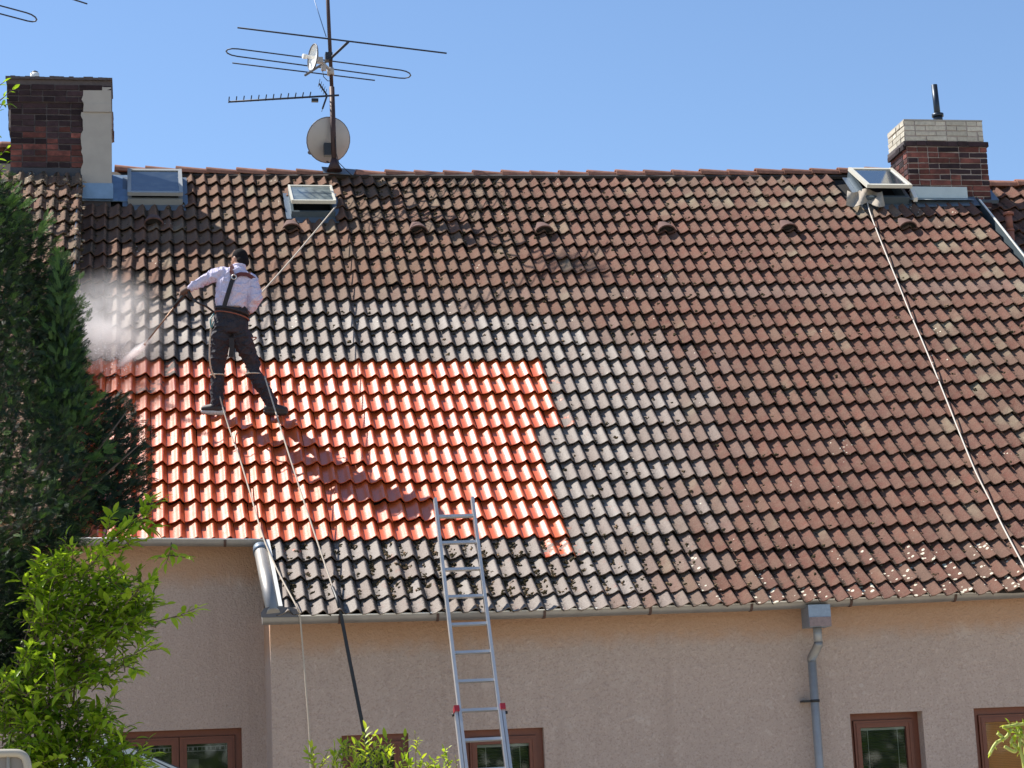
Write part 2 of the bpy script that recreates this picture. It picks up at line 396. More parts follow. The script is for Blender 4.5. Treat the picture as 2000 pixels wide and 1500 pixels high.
# ------------------------------------------------------------------ the house
house = empty('terraced_house', (4.5, 22, 0), 'terraced house with beige roughcast walls and a half-cleaned concrete tile roof', 'house')
nb_l = empty('neighbouring_house', (-4, 22, 0), 'adjoining house on the left with a higher moss-covered tile roof behind the conifer', 'house', 'adjoining houses of the terrace')
nb_r = empty('neighbouring_house', (13, 22, 0), 'adjoining house on the right with a lower roof and a clay vent pipe', 'house', 'adjoining houses of the terrace')
YL, YR = 19.50, 18.62
XC = .4625
def wall_open(mb, x0, x1, z0, z1, Y, th, ops):
    """front wall from x0 to x1 with openings (ox0, ox1, oz0, oz1)"""
    ops = sorted(ops); x = x0
    for (a, b, c, d) in ops:
        mb.aabb(x, a, Y, Y + th, z0, z1); mb.aabb(a, b, Y, Y + th, z0, c); mb.aabb(a, b, Y, Y + th, d, z1); x = b
    mb.aabb(x, x1, Y, Y + th, z0, z1)
def wx(px, py, Y): return AT(px, py, Y).x
def wz(px, py, Y): return AT(px, py, Y).z
W1 = (wx(226, 1450, YL), wx(473, 1450, YL), .7, wz(472, 1421, YL))
W2 = (wx(668, 1470, YR), wx(799, 1470, YR), .9, wz(740, 1434, YR))
W3 = (wx(905, 1470, YR), wx(1064, 1470, YR), .6, wz(1000, 1423, YR))
W4 = (wx(1664, 1450, YR), wx(1806, 1450, YR), .6, wz(1740, 1391, YR))
W5 = (wx(1906, 1440, YR), wx(1906, 1440, YR) + .95, .6, wz(1960, 1381, YR))
XL0, XR1 = -1.35, 10.10
mb = MB(); wall_open(mb, XL0, XC, 0, 4.13, YL, .38, [W1]); mb.build('wall', M_WALL, house)
mb = MB(); wall_open(mb, XC, XR1, 0, 3.37, YR, .38, [W2, W3, W4, W5]); mb.build('wall', M_WALL, house)
mb = MB(); mb.aabb(XC, XC + .38, YR + .381, YL + .379, 0, 3.3); mb.build('wall', M_WALL, house)
mb = MB(); mb.aabb(XL0, XR1, 30.9, 31.2, 0, 4.0); mb.build('wall', M_WALL, house)
for xs in (XL0 + .002, XR1 - .3):
    mb = MB(); mb.prism([(xs, YL + .4, 0), (xs, 30.8, 0), (xs, 30.8, 4.2), (xs, 25.1, 9.2), (xs, YL + .4, 4.0)], (.29, 0, 0)); mb.build('wall', M_WALL, house)
mb = MB(); mb.aabb(-9, XL0 - .003, YL + .004, YL + .38, 0, 4.45); mb.build('wall', M_WALL, nb_l)
mb = MB(); mb.aabb(XR1 + .003, 18, YR + .2, YR + .58, 0, 3.0); mb.build('wall', M_WALL, nb_r)
# dark rooms behind the windows
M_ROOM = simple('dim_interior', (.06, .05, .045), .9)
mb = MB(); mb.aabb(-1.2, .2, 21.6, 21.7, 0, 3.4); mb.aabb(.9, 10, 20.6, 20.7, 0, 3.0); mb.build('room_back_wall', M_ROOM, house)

def roof_sheet(name, i0, i1, j0, j1, n, mat, parent, nx=20, ny=14, thick=.04):
    V = []; F = []
    for b in range(ny + 1):
        for a in range(nx + 1):
            V.append(RP(i0 + (i1 - i0) * a / nx, j0 + (j1 - j0) * b / ny, n))
    m = len(V); V += [v - NV * thick for v in V]
    for b in range(ny):
        for a in range(nx):
            q = b * (nx + 1) + a; F.append((q, q + nx + 1, q + nx + 2, q + 1)); F.append((m + q, m + q + 1, m + q + nx + 2, m + q + nx + 1))
    mb = MB(); mb.add(V, F)
    edge = [(b * (nx + 1), (b + 1) * (nx + 1)) for b in range(ny)] + [(b * (nx + 1) + nx, (b + 1) * (nx + 1) + nx) for b in range(ny)] \
        + [(a, a + 1) for a in range(nx)] + [(ny * (nx + 1) + a, ny * (nx + 1) + a + 1) for a in range(nx)]
    mb.f += [(p, q, m + q, m + p) for p, q in edge]; mb.sm += [False] * len(edge)
    return mb.build(name, mat, parent, False)
roof = roof_sheet('roof', -8.6, 66.6, .9, 24.6, -.085, M_DARK, house)
roof_sheet('roof_extension', 3.9, 66.6, 24.601, 28.35, -.085, M_DARK, house, 20, 4)
# back slope
mb = MB(); RJ = .88
r0, r1 = RP(-8.6, RJ, -.09), RP(66.6, RJ, -.09)
mb.add([r0, r1, (r1.x, 31.4, 3.9), (r0.x, 31.4, 3.9), r0 - Vector((0, 0, .15)), r1 - Vector((0, 0, .15)), (r1.x, 31.3, 3.8), (r0.x, 31.3, 3.8)],
       [(0, 1, 2, 3), (7, 6, 5, 4), (0, 3, 7, 4), (1, 5, 6, 2), (3, 2, 6, 7)])
mb.build('back_roof_slope', M_RIDGE, house, False)

# ---- tile shape (crest at u=.48), local frame: x across, y up the slope, z outward; origin at crest, bottom edge
TA = .046
UC = .70
_GP = [(-.10, .12), (0, 0), (.12, .04), (.27, .16), (.43, .42), (.56, .74), (.64, .93), (.70, 1.0), (.76, .93), (.83, .62), (.90, .26), (1.0, 0), (1.12, .04), (1.3, .2)]
def gprof(u):
    for q in range(1, len(_GP) - 2):
        (xa, ya), (xb, yb) = _GP[q], _GP[q + 1]
        if xa <= u <= xb:
            t = (u - xa) / (xb - xa); m0 = (yb - _GP[q - 1][1]) / (xb - _GP[q - 1][0]) * (xb - xa); m1 = (_GP[q + 2][1] - ya) / (_GP[q + 2][0] - xa) * (xb - xa)
            return (2*t**3 - 3*t*t + 1) * ya + (t**3 - 2*t*t + t) * m0 + (-2*t**3 + 3*t*t) * yb + (t**3 - t*t) * m1
    return 0
US = [0, .09, .18, .27, .36, .44, .52, .59, .65, .70, .75, .81, .88, 1.0]
def tile_mesh(wd=TW, ln=H, lift=.040, thick=.011, amp=TA, seed=0, rough=0.):
    rr = random.Random(seed); ny = [0, .5, 1.0, 1.14]
    V = []; F = []; S = []
    for yy in ny:
        for u in US:
            jz = (rr.random() - .5) * rough
            z = amp * gprof(u) + lift * (1 - yy) + jz
            V.append(((u - UC) * wd, yy * ln + (rr.random() - .5) * rough * .6 * (yy == 0), z))
    k = len(US)
    for b in range(len(ny) - 1):
        for a in range(k - 1):
            F.append((b * k + a, b * k + a + 1, (b + 1) * k + a + 1, (b + 1) * k + a)); S.append(True)
    m = len(V)
    for a in range(k): V.append(V[a])
    for a in range(k): V.append((V[a][0], V[a][1] + .002, V[a][2] - thick))
    for a in range(k - 1):
        F.append((m + a, m + k + a, m + k + a + 1, m + a + 1)); S.append(False)
    # right side edge
    m2 = len(V); re = [V[b * k + k - 1] for b in range(len(ny))]
    V += re; V += [(p[0], p[1], p[2] - thick) for p in re]
    q = len(re)
    for b in range(q - 1): F.append((m2 + b, m2 + q + b, m2 + q + b + 1, m2 + b + 1)); S.append(False)
    return np.array(V), F, S
def zero_attr(me):
    a = me.attributes.new('tp', 'FLOAT_COLOR', 'POINT'); a.data.foreach_set('color', [0.0] * (4 * len(me.vertices)))
def tile_data(name, seed, **kw):
    V, F, S = tile_mesh(seed=seed, **kw)
    me = bpy.data.meshes.new(name); me.from_pydata([tuple(v) for v in V], [], F); me.polygons.foreach_set('use_smooth', S)
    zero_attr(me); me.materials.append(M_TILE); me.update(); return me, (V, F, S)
VARS = [tile_data('roof_tile', s, rough=.0035) for s in range(8)]
SMV = [tile_data('roof_tile', s + 20, rough=.0008) for s in range(4)]
TILE_N = -TA - .010

CLEAN_END = {15: 24.0, 16: 24.25, 17: 24.45, 18: 24.55, 19: 22, 20: 22.1, 21: 22, 22: 22.1, 23: 22.1, 24: 22.1}
def sstep(a, b, x):
    t = max(0, min(1, (x - a) / (b - a))); return t * t * (3 - 2 * t)
def tile_params(i, j, rr):
    clean = 0.
    if j in CLEAN_END:
        e = CLEAN_END[j]
        if i <= int(e): clean = 1.
        elif i == int(e) + 1: clean = .42 if e % 1 > .2 else .30
        if j == 16 and -4 <= i <= -3: clean = .62
        if j == 15 and i == -2: clean = .5
    if j == 25 and i in (21, 22): clean = .62
    if j == 25 and i in (4, 5, 23): clean = .38
    if j == 14 and 0 < i < 25: clean = .2
    rb = {11: 26, 12: 29, 13: 31.5, 14: 34, 15: 35, 16: 35.5, 17: 35.5, 18: 35, 19: 34, 20: 33.5, 21: 33, 22: 32.5, 23: 32, 24: 31, 25: 29.5, 26: 28.5, 27: 27.5, 28: 26.5}
    wash = 0.
    if j >= 11:
        wash = (1 - sstep(-5.5, 4.5, i - rb.get(j, 26) + rr.uniform(-2.5, 2.5))) * rr.uniform(.72, 1.)
        if j == 11: wash *= .8 * (1 - sstep(14, 26, i)) if i > 8 else .75
    elif j == 10: wash = .22
    lich = 0.
    if rr.random() < .10: lich = rr.uniform(.08, .25)
    if j >= 26 and i > 24: lich = (rr.uniform(.12, .42) if rr.random() < .7 else 0) * sstep(24, 32, i)
    elif j >= 21 and i > 30 and rr.random() < .3: lich = rr.uniform(.05, .2)
    if clean > .9: lich = 0.
    rnd = rr.random()
    # paler greenish column at the right, and near the left skylight
    if abs(i - (56.2 - .0 * j)) < 1.2 and j > 3 and rr.random() < .55: rnd = 1.25
    if i > 57 and rr.random() < .15: rnd = 1.2
    if j <= 3 and i > 40 and rr.random() < .5: rnd = 1.3
    return [rnd, wash, clean, lich]

def tile_ok(i, j):
    if i > 66 or i < -8: return False
    if j >= 25 and i < 4: return False
    if i < -.6 and j < 4: return j >= 1 and i > -1.4 + .1 and False or (i >= 0)
    if j < 4 and i < 0: return False
    if 7.4 <= i <= 11.4 and 3 <= j <= 4: return False
    if i >= 56 and j < 4: return False
    if i == 55 and j in (1,) : return True
    return True
tiles = []
RR = random.Random(11)
for j in range(1, 29):
    for i in range(-8, 67):
        if tile_ok(i, j): tiles.append((i, j, tile_params(i, j, RR)))
def tile_matrix(i, j, rr, jit=1.):
    jb = j + 1 if j < 28 else 28.74
    rough_zone = (j <= 9 and 12 <= i <= 38) or (j in (7, 8, 9, 10) and i < -1)
    a = 1.9 if rough_zone else 1.
    P0 = RP(i, jb, TILE_N); P1 = RP(i, jb - 1, TILE_N)
    s = (P1 - P0).normalized(); n = XV.cross(s).normalized(); x = s.cross(n)
    R_ = Matrix((x, s, n)).transposed()
    R_ = R_ @ Matrix.Rotation(rr.gauss(0, .010) * a * jit, 3, 'Z') @ Matrix.Rotation(rr.gauss(0, .012) * a * jit, 3, 'Y') @ Matrix.Rotation(rr.gauss(0, .006) * a, 3, 'X')
    P = P0 + x * rr.gauss(0, .002) * a + s * (rr.gauss(0, .0045) * a - (.03 if rr.random() < .015 else 0)) + n * abs(rr.gauss(0, .003)) * a
    return Matrix.Translation(P) @ R_.to_4x4()
def cam_dist(P): return (P - CW).length
def in_view(P):
    c = RW @ (P - CW); x = 1000 + FPX * c.x / c.z; y = 750 + FPX * c.y / c.z
    return -10 < x < 2010 and -10 < y < 1510
def build_tiles(tl, parent, nmax, matf, variants=None, nm='roof_tile'):
    order = sorted(tl, key=lambda q: (not in_view(RP(q[0], q[1] + .5)), cam_dist(RP(q[0], q[1] + .5))))
    sel = order[:nmax]; rest = order[nmax:]; rr = random.Random(5)
    def var(q):
        if variants: return rr.choice(variants)
        return rr.choice(SMV) if q[2][2] > .9 else rr.choice(VARS)
    for q in sel:
        me, _ = var(q); o = bpy.data.objects.new(nm, me)
        o.color = tuple(q[2]); M = matf(q[0], q[1], rr); o.matrix_world = M
        link(o, parent)
        o.matrix_parent_inverse = WM[parent.name].inverted(); o.matrix_basis = M
    if rest:
        Vs = []; F4 = []; Sm = []; At = []; b = 0
        for q in rest:
            _, (V, F, S) = var(q); M = np.array(matf(q[0], q[1], rr))
            Vs.append(V @ M[:3, :3].T + M[:3, 3]); F4.append(np.array(F) + b); Sm += S; b += len(V)
            At.append(np.tile(np.array(q[2], dtype=np.float32), (len(V), 1)))
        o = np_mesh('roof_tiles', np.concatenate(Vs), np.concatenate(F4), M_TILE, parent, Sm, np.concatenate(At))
        o.color = (0, 0, 0, 0); props(o, kind='stuff')
build_tiles(tiles, roof, 300, tile_matrix)

# ---- vent tiles (raised hoods)
M_TILEV = simple('vent_tile_clay', (.115, .058, .046), .9, 0, .4, 14, .004)
for vi, vj in ((-3.2, 5.6), (7.6, 5.9), (17.7, 5.95), (28.0, 5.95), (38.2, 5.95), (48.6, 5.95), (58.9, 5.95)):
    mb = MB(); k = 10; V = []
    for q, (jj, r, hh) in enumerate(((vj, .118, .098), (vj - .35, .095, .070), (vj - .80, .05, .012))):
        for a in range(k + 1):
            an = math.pi * a / k; V.append(RP(vi, jj, -.005) + XV * (-math.cos(an) * r) + NV * (math.sin(an) * hh))
    V2 = [RP(vi, vj + .01, -.006) + XV * (-math.cos(math.pi * a / k) * .104) + NV * (math.sin(math.pi * a / k) * .083) for a in range(k + 1)]
    F = [(q * 11 + a, q * 11 + a + 1, (q + 1) * 11 + a + 1, (q + 1) * 11 + a) for q in range(2) for a in range(k)]
    mb.add(V, F, True); mb.add(V[:11] + V2, [(a, 11 + a, 11 + a + 1, a + 1) for a in range(k)])
    mb.build('vent_tile', M_TILEV, roof)
    mb = MB(); V3 = [v - Vector(SV) * -.03 for v in V2]; mb.add(V3, [tuple(range(11))]); mb.build('vent_opening', M_DARK, roof)

# ---- ridge tiles
def half_cap(mb, P0, P1, r0, r1, k=8, th=.014):
    t = (P1 - P0).normalized(); up = Vector((0, 0, 1)); up = (up - t * up.dot(t)).normalized(); sd = t.cross(up)
    for ra, rb, flip in ((r0, r1, False), (r0 - th, r1 - th, True)):
        V = [P + (sd * math.cos(a * math.pi / k) + up * math.sin(a * math.pi / k)) * r for P, r in ((P0, ra), (P1, rb)) for a in range(k + 1)]
        F = [(a, a + 1, k + 2 + a, k + 1 + a) for a in range(k)]
        mb.add(V, F, True)
    for P, ra in ((P0, r0), (P1, r1)):
        V = [P + (sd * math.cos(a * math.pi / k) + up * math.sin(a * math.pi / k)) * r for r in (ra, ra - th) for a in range(k + 1)]
        mb.add(V, [(a, a + 1, k + 2 + a, k + 1 + a) for a in range(k)])
for q in range(28):
    a = -6.3 + q * 2.5; b = a + 2.75
    if a > 61.5: break
    mb = MB(); jz = random.uniform(-.006, .006)
    half_cap(mb, RP(a, RJ, -.055 + jz + .012), RP(b, RJ, -.055 + jz - .006), .095, .078)
    mb.build('ridge_tile', M_RIDGE, roof)
mb = MB(); mb.prism([RP(-8.6, RJ + .30, -.05), RP(-8.6, RJ - .1, -.065), RP(-8.6, RJ - .1, -.09), RP(-8.6, RJ + .30, -.09)], (RP(62, RJ) - RP(-8.6, RJ)))
mb.build('ridge_bedding', simple('shade_darkened_mortar', (.05, .04, .036), .95, 0, .4, 20, .004), roof)  # mortar colour darkened to paint in the shade below the ridge caps

# ---- moss: small irregular clumps in the valleys
ICO = bmesh.new(); bmesh.ops.create_icosphere(ICO, subdivisions=1, radius=1)
IV = np.array([v.co[:] for v in ICO.verts]); IF = np.array([[v.index for v in f.verts] for f in ICO.faces]); ICO.free()
def clumps(name, spots, mat, parent):
    Vs = []; Fs = []; b = 0; rg = np.random.RandomState(3)
    R_ = np.array(ROOF_R)
    for (P, s, fl) in spots:
        d = 1 + rg.uniform(-.45, .45, (len(IV), 1)); an = rg.uniform(0, 6.28)
        v = IV * d * np.array([s * rg.uniform(.7, 1.3), s * rg.uniform(.8, 1.6), s * fl])
        c, sn = math.cos(an), math.sin(an); v = v @ np.array([[c, -sn, 0], [sn, c, 0], [0, 0, 1]]).T
        Vs.append(v @ R_.T + np.array(P)); Fs.append(IF + b); b += len(IV)
    o = np_mesh(name, np.concatenate(Vs), np.concatenate(Fs), mat, parent, None); return props(o, kind='stuff')
rm = random.Random(21); spots = []
def moss_density(i, j):
    d = 0
    if j >= 25: d += 2.6 * (1 - sstep(22, 34, i)) + .45
    if 25 <= j and 10 < i < 22: d += 2.5
    if j <= 10: d += .5 * sstep(10, 16, i) * (1 - sstep(40, 56, i)) + .1
    if j <= 7 and 12 < i < 27: d += 1.3
    if 11 <= j <= 14 and i > 4: d += .35
    if 18 <= j < 25 and i > 23: d += .35 * (1 - sstep(30, 48, i)) + .06
    if j in (15, 16, 17) and i > 26: d += .15
    if 21 < j < 25 and i > 30: d += .15
    if 11 <= j <= 17 and i > 22: d += .12
    return d + .04
for (i, j, pr) in tiles:
    if pr[2] > .9: continue
    d = moss_density(i, j) * 5.5; n = int(d + rm.random())
    if rm.random() < .45: n = 0 if n < 2 else n // 2
    for _ in range(n // 2 + (n & 1)):
        jc = j + (rm.uniform(.04, .34) if rm.random() < .5 else rm.uniform(.3, .98)) * (1 if j < 28 else .66); uc = rm.gauss(-.56, .10) if rm.random() < .93 else rm.uniform(-.3, .3)
        for _k in range(rm.randint(2, 6)):
            jj = jc + rm.gauss(0, .045); u = uc + rm.gauss(0, .055); jj = max(j + .02, min(j + (.99 if j < 28 else .68), jj))
            z = TA * gprof((UC + u) % 1.0) + .040 * (jj - j) - TA - .010
            spots.append((RP(i + u, jj, z), abs(rm.gauss(.006, .004)) + .0045, rm.uniform(.5, 1.1)))
sp_t = [q for q in spots if rm.random() < .22]; clumps('moss', [q for q in spots if q not in sp_t] if False else spots, M_MOSS, roof)
clumps('dry_debris', [(RP(*[a + rm.uniform(-d_, d_) for a, d_ in zip(to_ij(q[0]), (.12, .06))], q[0].dot(NV) - O3.dot(NV) - warp(*to_ij(q[0])) + .004), q[1] * .8, .6) for q in sp_t], simple('dry_debris', (.20, .12, .06), 1, 0, .6, 30), roof)

# ---- left neighbour roof: higher, moss-covered
LN = .255
def nl_matrix(i, j, rr, jit=1.):
    P0 = RP(-9.0 + (i + 9.0) * .92, j + 1.0 + .1, TILE_N + LN); R_ = ROOF_R @ Matrix.Rotation(rr.gauss(0, .02), 3, 'Z') @ Matrix.Rotation(rr.gauss(0, .03), 3, 'Y')
    return Matrix.Translation(P0 + NV * rr.uniform(0, .01)) @ R_.to_4x4()
NLV = [tile_data('roof_tile', 40 + s, rough=.012, lift=.042) for s in range(5)]
ntl = [(i, j, [rm.uniform(.2, 1.1), .0, 0, rm.choice((0, 0, 0, rm.uniform(.05, .3)))]) for j in range(2, 25) for i in range(-24, -8) if not (j < 3)]
nroof = roof_sheet('roof', -30, -9.0, .5, 24.6, -.085 + LN, M_DARK, nb_l, 6, 6)
build_tiles(ntl, nroof, 300, nl_matrix, NLV)
sp2 = []; sp3 = []
for (i, j, pr) in ntl:
    for _ in range(11 if i > -19 else 0):
        jj = j + rm.uniform(.1, 1.05); u = rm.uniform(-.5, .5); z = TA * gprof((UC + u) % 1.0) + .034 * (jj - j) - TA - .012 + LN + .004
        (sp2 if rm.random() < .55 else sp3).append((RP(-9.0 + (i + u + 9.0) * .92, jj + .1, z), rm.uniform(.010, .028), rm.uniform(.4, .8)))
clumps('lichen', sp2, M_MOSST, nroof); clumps('moss', sp3, M_MOSS, nroof)
for q in range(6):
    a = -10.0 - q * 2.6; mb = MB(); half_cap(mb, RP(a - 2.7, RJ, -.055 + LN + .02), RP(a, RJ, -.055 + LN + .02), .10, .095); mb.build('ridge_tile', M_RIDGE, nroof)
# metal upstand between the two roofs
mb = MB(); A = RP(-9.0, 3.7, -.08); B = RP(-9.0, 24.6, -.08); K = 12
for q in range(K):
    j0, j1 = 3.7 + (24.9 - 3.7) * q / K, 3.7 + (24.9 - 3.7) * (q + 1) / K - .01
    mb.add([RP(-8.98, j0, -.08), RP(-8.98, j1, -.08), RP(-8.98, j1, LN + .0), RP(-8.98, j0, LN + .0),
            RP(-9.12, j0, -.08), RP(-9.12, j1, -.08), RP(-9.12, j1, LN + .0), RP(-9.12, j0, LN + .0)],
           [(0, 1, 2, 3), (7, 6, 5, 4), (3, 2, 6, 7), (0, 3, 7, 4), (1, 5, 6, 2)])
mb.build('metal_upstand', M_LEAD, nroof, False)

# ---- right neighbour roof: lower
RN = -.22
rroof = roof_sheet('roof', 67.6, 90, 1.0, 28.3, -.085 + RN, M_DARK, nb_r, 6, 6)
def nr_matrix(i, j, rr, jit=1.):
    P0 = RP(68.1 + (i - 68) * 1.35, j + 1.35, TILE_N + RN)
    R_ = ROOF_R @ Matrix.Rotation(rr.gauss(0, .02), 3, 'Z')
    return Matrix.Translation(P0) @ R_.to_4x4() @ Matrix.Diagonal((1.38, 1.0, 1.3, 1))
NRV = [tile_data('roof_tile', 60 + s, rough=.005) for s in range(3)]
build_tiles([(i, j, [rm.random(), 0, 0, 0]) for j in range(1, 28) for i in range(68, 84)], rroof, 300, nr_matrix, NRV)
for q in range(5):
    a = 67.4 + q * 2.7; mb = MB(); half_cap(mb, RP(a, RJ + .25, -.04 + RN), RP(a + 2.9, RJ + .25, -.05 + RN), .105, .09); mb.build('ridge_tile', M_RIDGE, rroof)
# verge strip at the right edge and its dark side board
mb = MB()
for q in range(14):
    j0, j1 = 3.85 + (28.3 - 3.85) * q / 14, 3.85 + (28.3 - 3.85) * (q + 1) / 14
    a, b = RP(66.78, j0, .012), RP(66.78, j1, .012)
    e = XV * .018; n = NV * .016
    mb.add([a, a + e, b + e, b, a + n, a + e + n, b + e + n, b + n], [(0, 1, 2, 3), (4, 7, 6, 5), (0, 4, 5, 1), (3, 2, 6, 7), (1, 5, 6, 2), (0, 3, 7, 4)])
mb.build('verge_strip', M_WHITEM, roof, False)
mb = MB(); mb.add([RP(66.85, 3.5, .008), RP(66.85, 28.3, .008), RP(66.85, 28.3, RN - .1), RP(66.85, 3.5, RN - .1), RP(67.1, 3.5, -.02), RP(67.1, 28.3, -.02), RP(67.1, 28.3, RN - .1), RP(67.1, 3.5, RN - .1)],
                  [(0, 1, 2, 3), (7, 6, 5, 4), (0, 4, 5, 1), (0, 3, 7, 4), (1, 5, 6, 2)])
mb.build('side_flashing', M_FRAMED, roof, False)
# clay vent pipe on the right roof
vp = ON(1974, 467, RN); ph = .33
mb = MB(); mb.tube([vp - Vector((0, 0, .1)), vp + Vector((0, 0, .10))], .052, 14); mb.tube([vp + Vector((0, 0, .10)), vp + Vector((0, 0, .13))], .057, 14)
mb.tube([vp + Vector((0, 0, .13)), vp + Vector((0, 0, ph))], .046, 14); o = mb.build('vent_pipe', M_CLAYP, nb_r)
mb = MB(); mb.tube([vp + Vector((0, 0, ph - .02)), vp + Vector((0, 0, ph + .02)), vp + Vector((0, 0, ph + .03))], [.07, .07, .03], 14); mb.build('pipe_cap', M_CLAYP, o)

# ------------------------------------------------------------------ gutters
def half_gutter(name, A, B, r, mat, parent, beadm=None, n=10, up=Vector((0, 0, 1))):
    A, B = Vector(A), Vector(B); t = (B - A).normalized(); u = (up - t * up.dot(t)).normalized(); s = t.cross(u)
    mb = MB(); th = .003
    for rr_ in (r, r - th):
        V = [P + (s * math.cos(math.pi + math.pi * a / n) + u * math.sin(math.pi + math.pi * a / n)) * rr_ for P in (A, B) for a in range(n + 1)]
        mb.add(V, [(a, a + 1, n + 2 + a, n + 1 + a) for a in range(n)], True)
    for P in (A, B):
        V = [P + (s * math.cos(math.pi + math.pi * a / n) + u * math.sin(math.pi + math.pi * a / n)) * r for a in range(n + 1)]
        mb.add(V, [tuple(range(n + 1))])
    o = mb.build(name, mat, parent)
    for sg in (-1, 1):
        if beadm: mb = MB(); mb.tube([A + s * sg * r, B + s * sg * r], .007, 8); mb.build('gutter_bead', beadm, o)
    return o
# left eave gutter
gl = half_gutter('gutter', AT(60, 1052, 19.17), AT(515, 1055, 19.17), .062, M_ZINC, house, M_WHITEM)
A, B = AT(512, 1209, 18.27), AT(2060, 1158, 18.40)
G = [AT(512, 1206, 18.28), AT(1000, 1194.5, 18.30), AT(1450, 1180, 18.34), AT(2070, 1151, 18.42)]
for a, b in zip(G[:-1], G[1:]):
    gr = half_gutter('gutter', a, b, .066, M_ZINC, house, M_WHITEM)
def gutter_pt(px):
    for a, b, xa, xb in ((G[0], G[1], 512, 1000), (G[1], G[2], 1000, 1450), (G[2], G[3], 1450, 2070)):
        if px <= xb: return a + (b - a) * ((px - xa) / (xb - xa))
def bracket(P, r=.070):
    mb = MB(); V = []
    pts = [P + Vector((0, -math.cos(a * math.pi / 8) * r, -math.sin(a * math.pi / 8) * r)) for a in range(9)] + [P + Vector((0, r, .03))]
    for p, q in zip(pts[:-1], pts[1:]):
        d = (q - p); m = (p + q) / 2; L = d.length
        yv = d.normalized(); xv = Vector((1, 0, 0)); zv = xv.cross(yv)
        mb.box(m, .024, L * 1.05, .004, Matrix((xv, yv, zv)).transposed())
    mb.build('gutter_bracket', M_BRKT, house)
for px in (660, 851, 1060, 1265, 1464, 1654, 1857): bracket(gutter_pt(px))
bracket(AT(439, 1054, 19.17), .066); bracket(AT(250, 1054, 19.17), .066)
# gutter stop-end sheet at the corner
mb = MB(); c0 = AT(513, 1204, 18.205); poly = []
for px, py in ((510, 1206), (510, 1196), (516, 1188), (526, 1185), (570, 1186), (580, 1190), (583, 1197), (583, 1205)): poly.append(AT(px, py, 18.20))
mb.prism(poly, (0, .012, 0)); mb.build('gutter_guard', simple('grey_guard_sheet', (.13, .125, .135), .6, .3, .1, 40), house)
# sloping covered gutter down the side of the extension
P0, P1 = ON(502, 1075, -.02), ON(529, 1200, -.02)
P1 = P0 + (P1 - P0); dirg = -SV
LG = (ON(531, 1197) - ON(508, 1072)).length
p0 = ON(509, 1074, -.02); p1 = ON(534, 1200, -.02)
mb = MB(); mb.tube([p0, p1], .062, 18); mb.build('side_gutter', M_ZINC, house)
mb = MB(); mb.tube([p0 + SV * .03, p0 - SV * .05], .07, 18); mb.build('gutter_collar', M_LEAD, house)
# white verge strip beside it
mb = MB(); a, b = ON(519, 1057, .0), ON(544, 1187, .0)
e = XV * .032; n = NV * .02
mb.add([a, a + e, b + e * 1.1, b, a + n, a + e + n, b + e * 1.1 + n, b + n], [(0, 1, 2, 3), (4, 7, 6, 5), (0, 4, 5, 1), (3, 2, 6, 7), (1, 5, 6, 2), (0, 3, 7, 4)])
mb.build('verge_strip', M_WHITEM, roof, False)
# soffit strips closing wall to eaves

# ------------------------------------------------------------------ hopper and downpipe
hp = gutter_pt(1592); yp = YR - .10
mb = MB()
cx = AT(1595, 1200, 18.30).x; zt = AT(1595, 1181, 18.26).z; zm = AT(1595, 1205, 18.26).z; zb = AT(1595, 1224, 18.26).z
mb.prism([(cx - .095, 18.24, zt), (cx + .115, 18.24, zt), (cx + .115, 18.24, zm), (cx + .115, 18.24, zb), (cx - .095, 18.24, zb)], (0, .22, 0))
dp = empty('downpipe', (cx, yp, 0), parent=house); dp['label'] = 'blue-grey galvanised downpipe with square hopper below the right gutter'
mb.build('hopper', simple('galvanised_hopper', (.28, .33, .40), .5, .55, .25, 40, .001), dp)
mb = MB(); mb.box((cx + .01, 18.235, (zm + zb) / 2), .205, .006, (zm - zb) * .95); mb.build('hopper_stain', simple('rust_streaked_zinc', (.27, .20, .19), .7, .2, .4, 50), dp)
pa = Vector((cx + .015, 18.36, zb)); pb = Vector((cx + .02, 18.37, AT(1597, 1256, 18.37).z)); pc = Vector((AT(1583, 1288, yp).x + .005, yp - .02, AT(1583, 1288, yp).z)); pd = Vector((pc.x + .005, yp - .02, .1))
mb = MB(); mb.tube([pa, pb], .040, 14); mb.build('pipe_section', M_ZINCB, dp)
mb = MB(); mb.tube([pb + Vector((0, 0, .01)), pb - Vector((0, 0, .012)), pc + Vector((0, 0, .012)), pc - Vector((0, 0, .02))], .043, 14); mb.build('pipe_elbow', M_ZINC, dp)
mb = MB(); mb.tube([pc, pd], .039, 14); mb.build('pipe_section', M_ZINCB, dp)
mb = MB(); zc = AT(1590, 1369, yp).z; mb.tube([(pc.x + .003, yp - .02, zc - .012), (pc.x + .003, yp - .02, zc + .012)], .044, 14); mb.box((pc.x - .06, yp + .03, zc), .09, .12, .016)
mb.build('pipe_clip', M_BLACKP, dp)

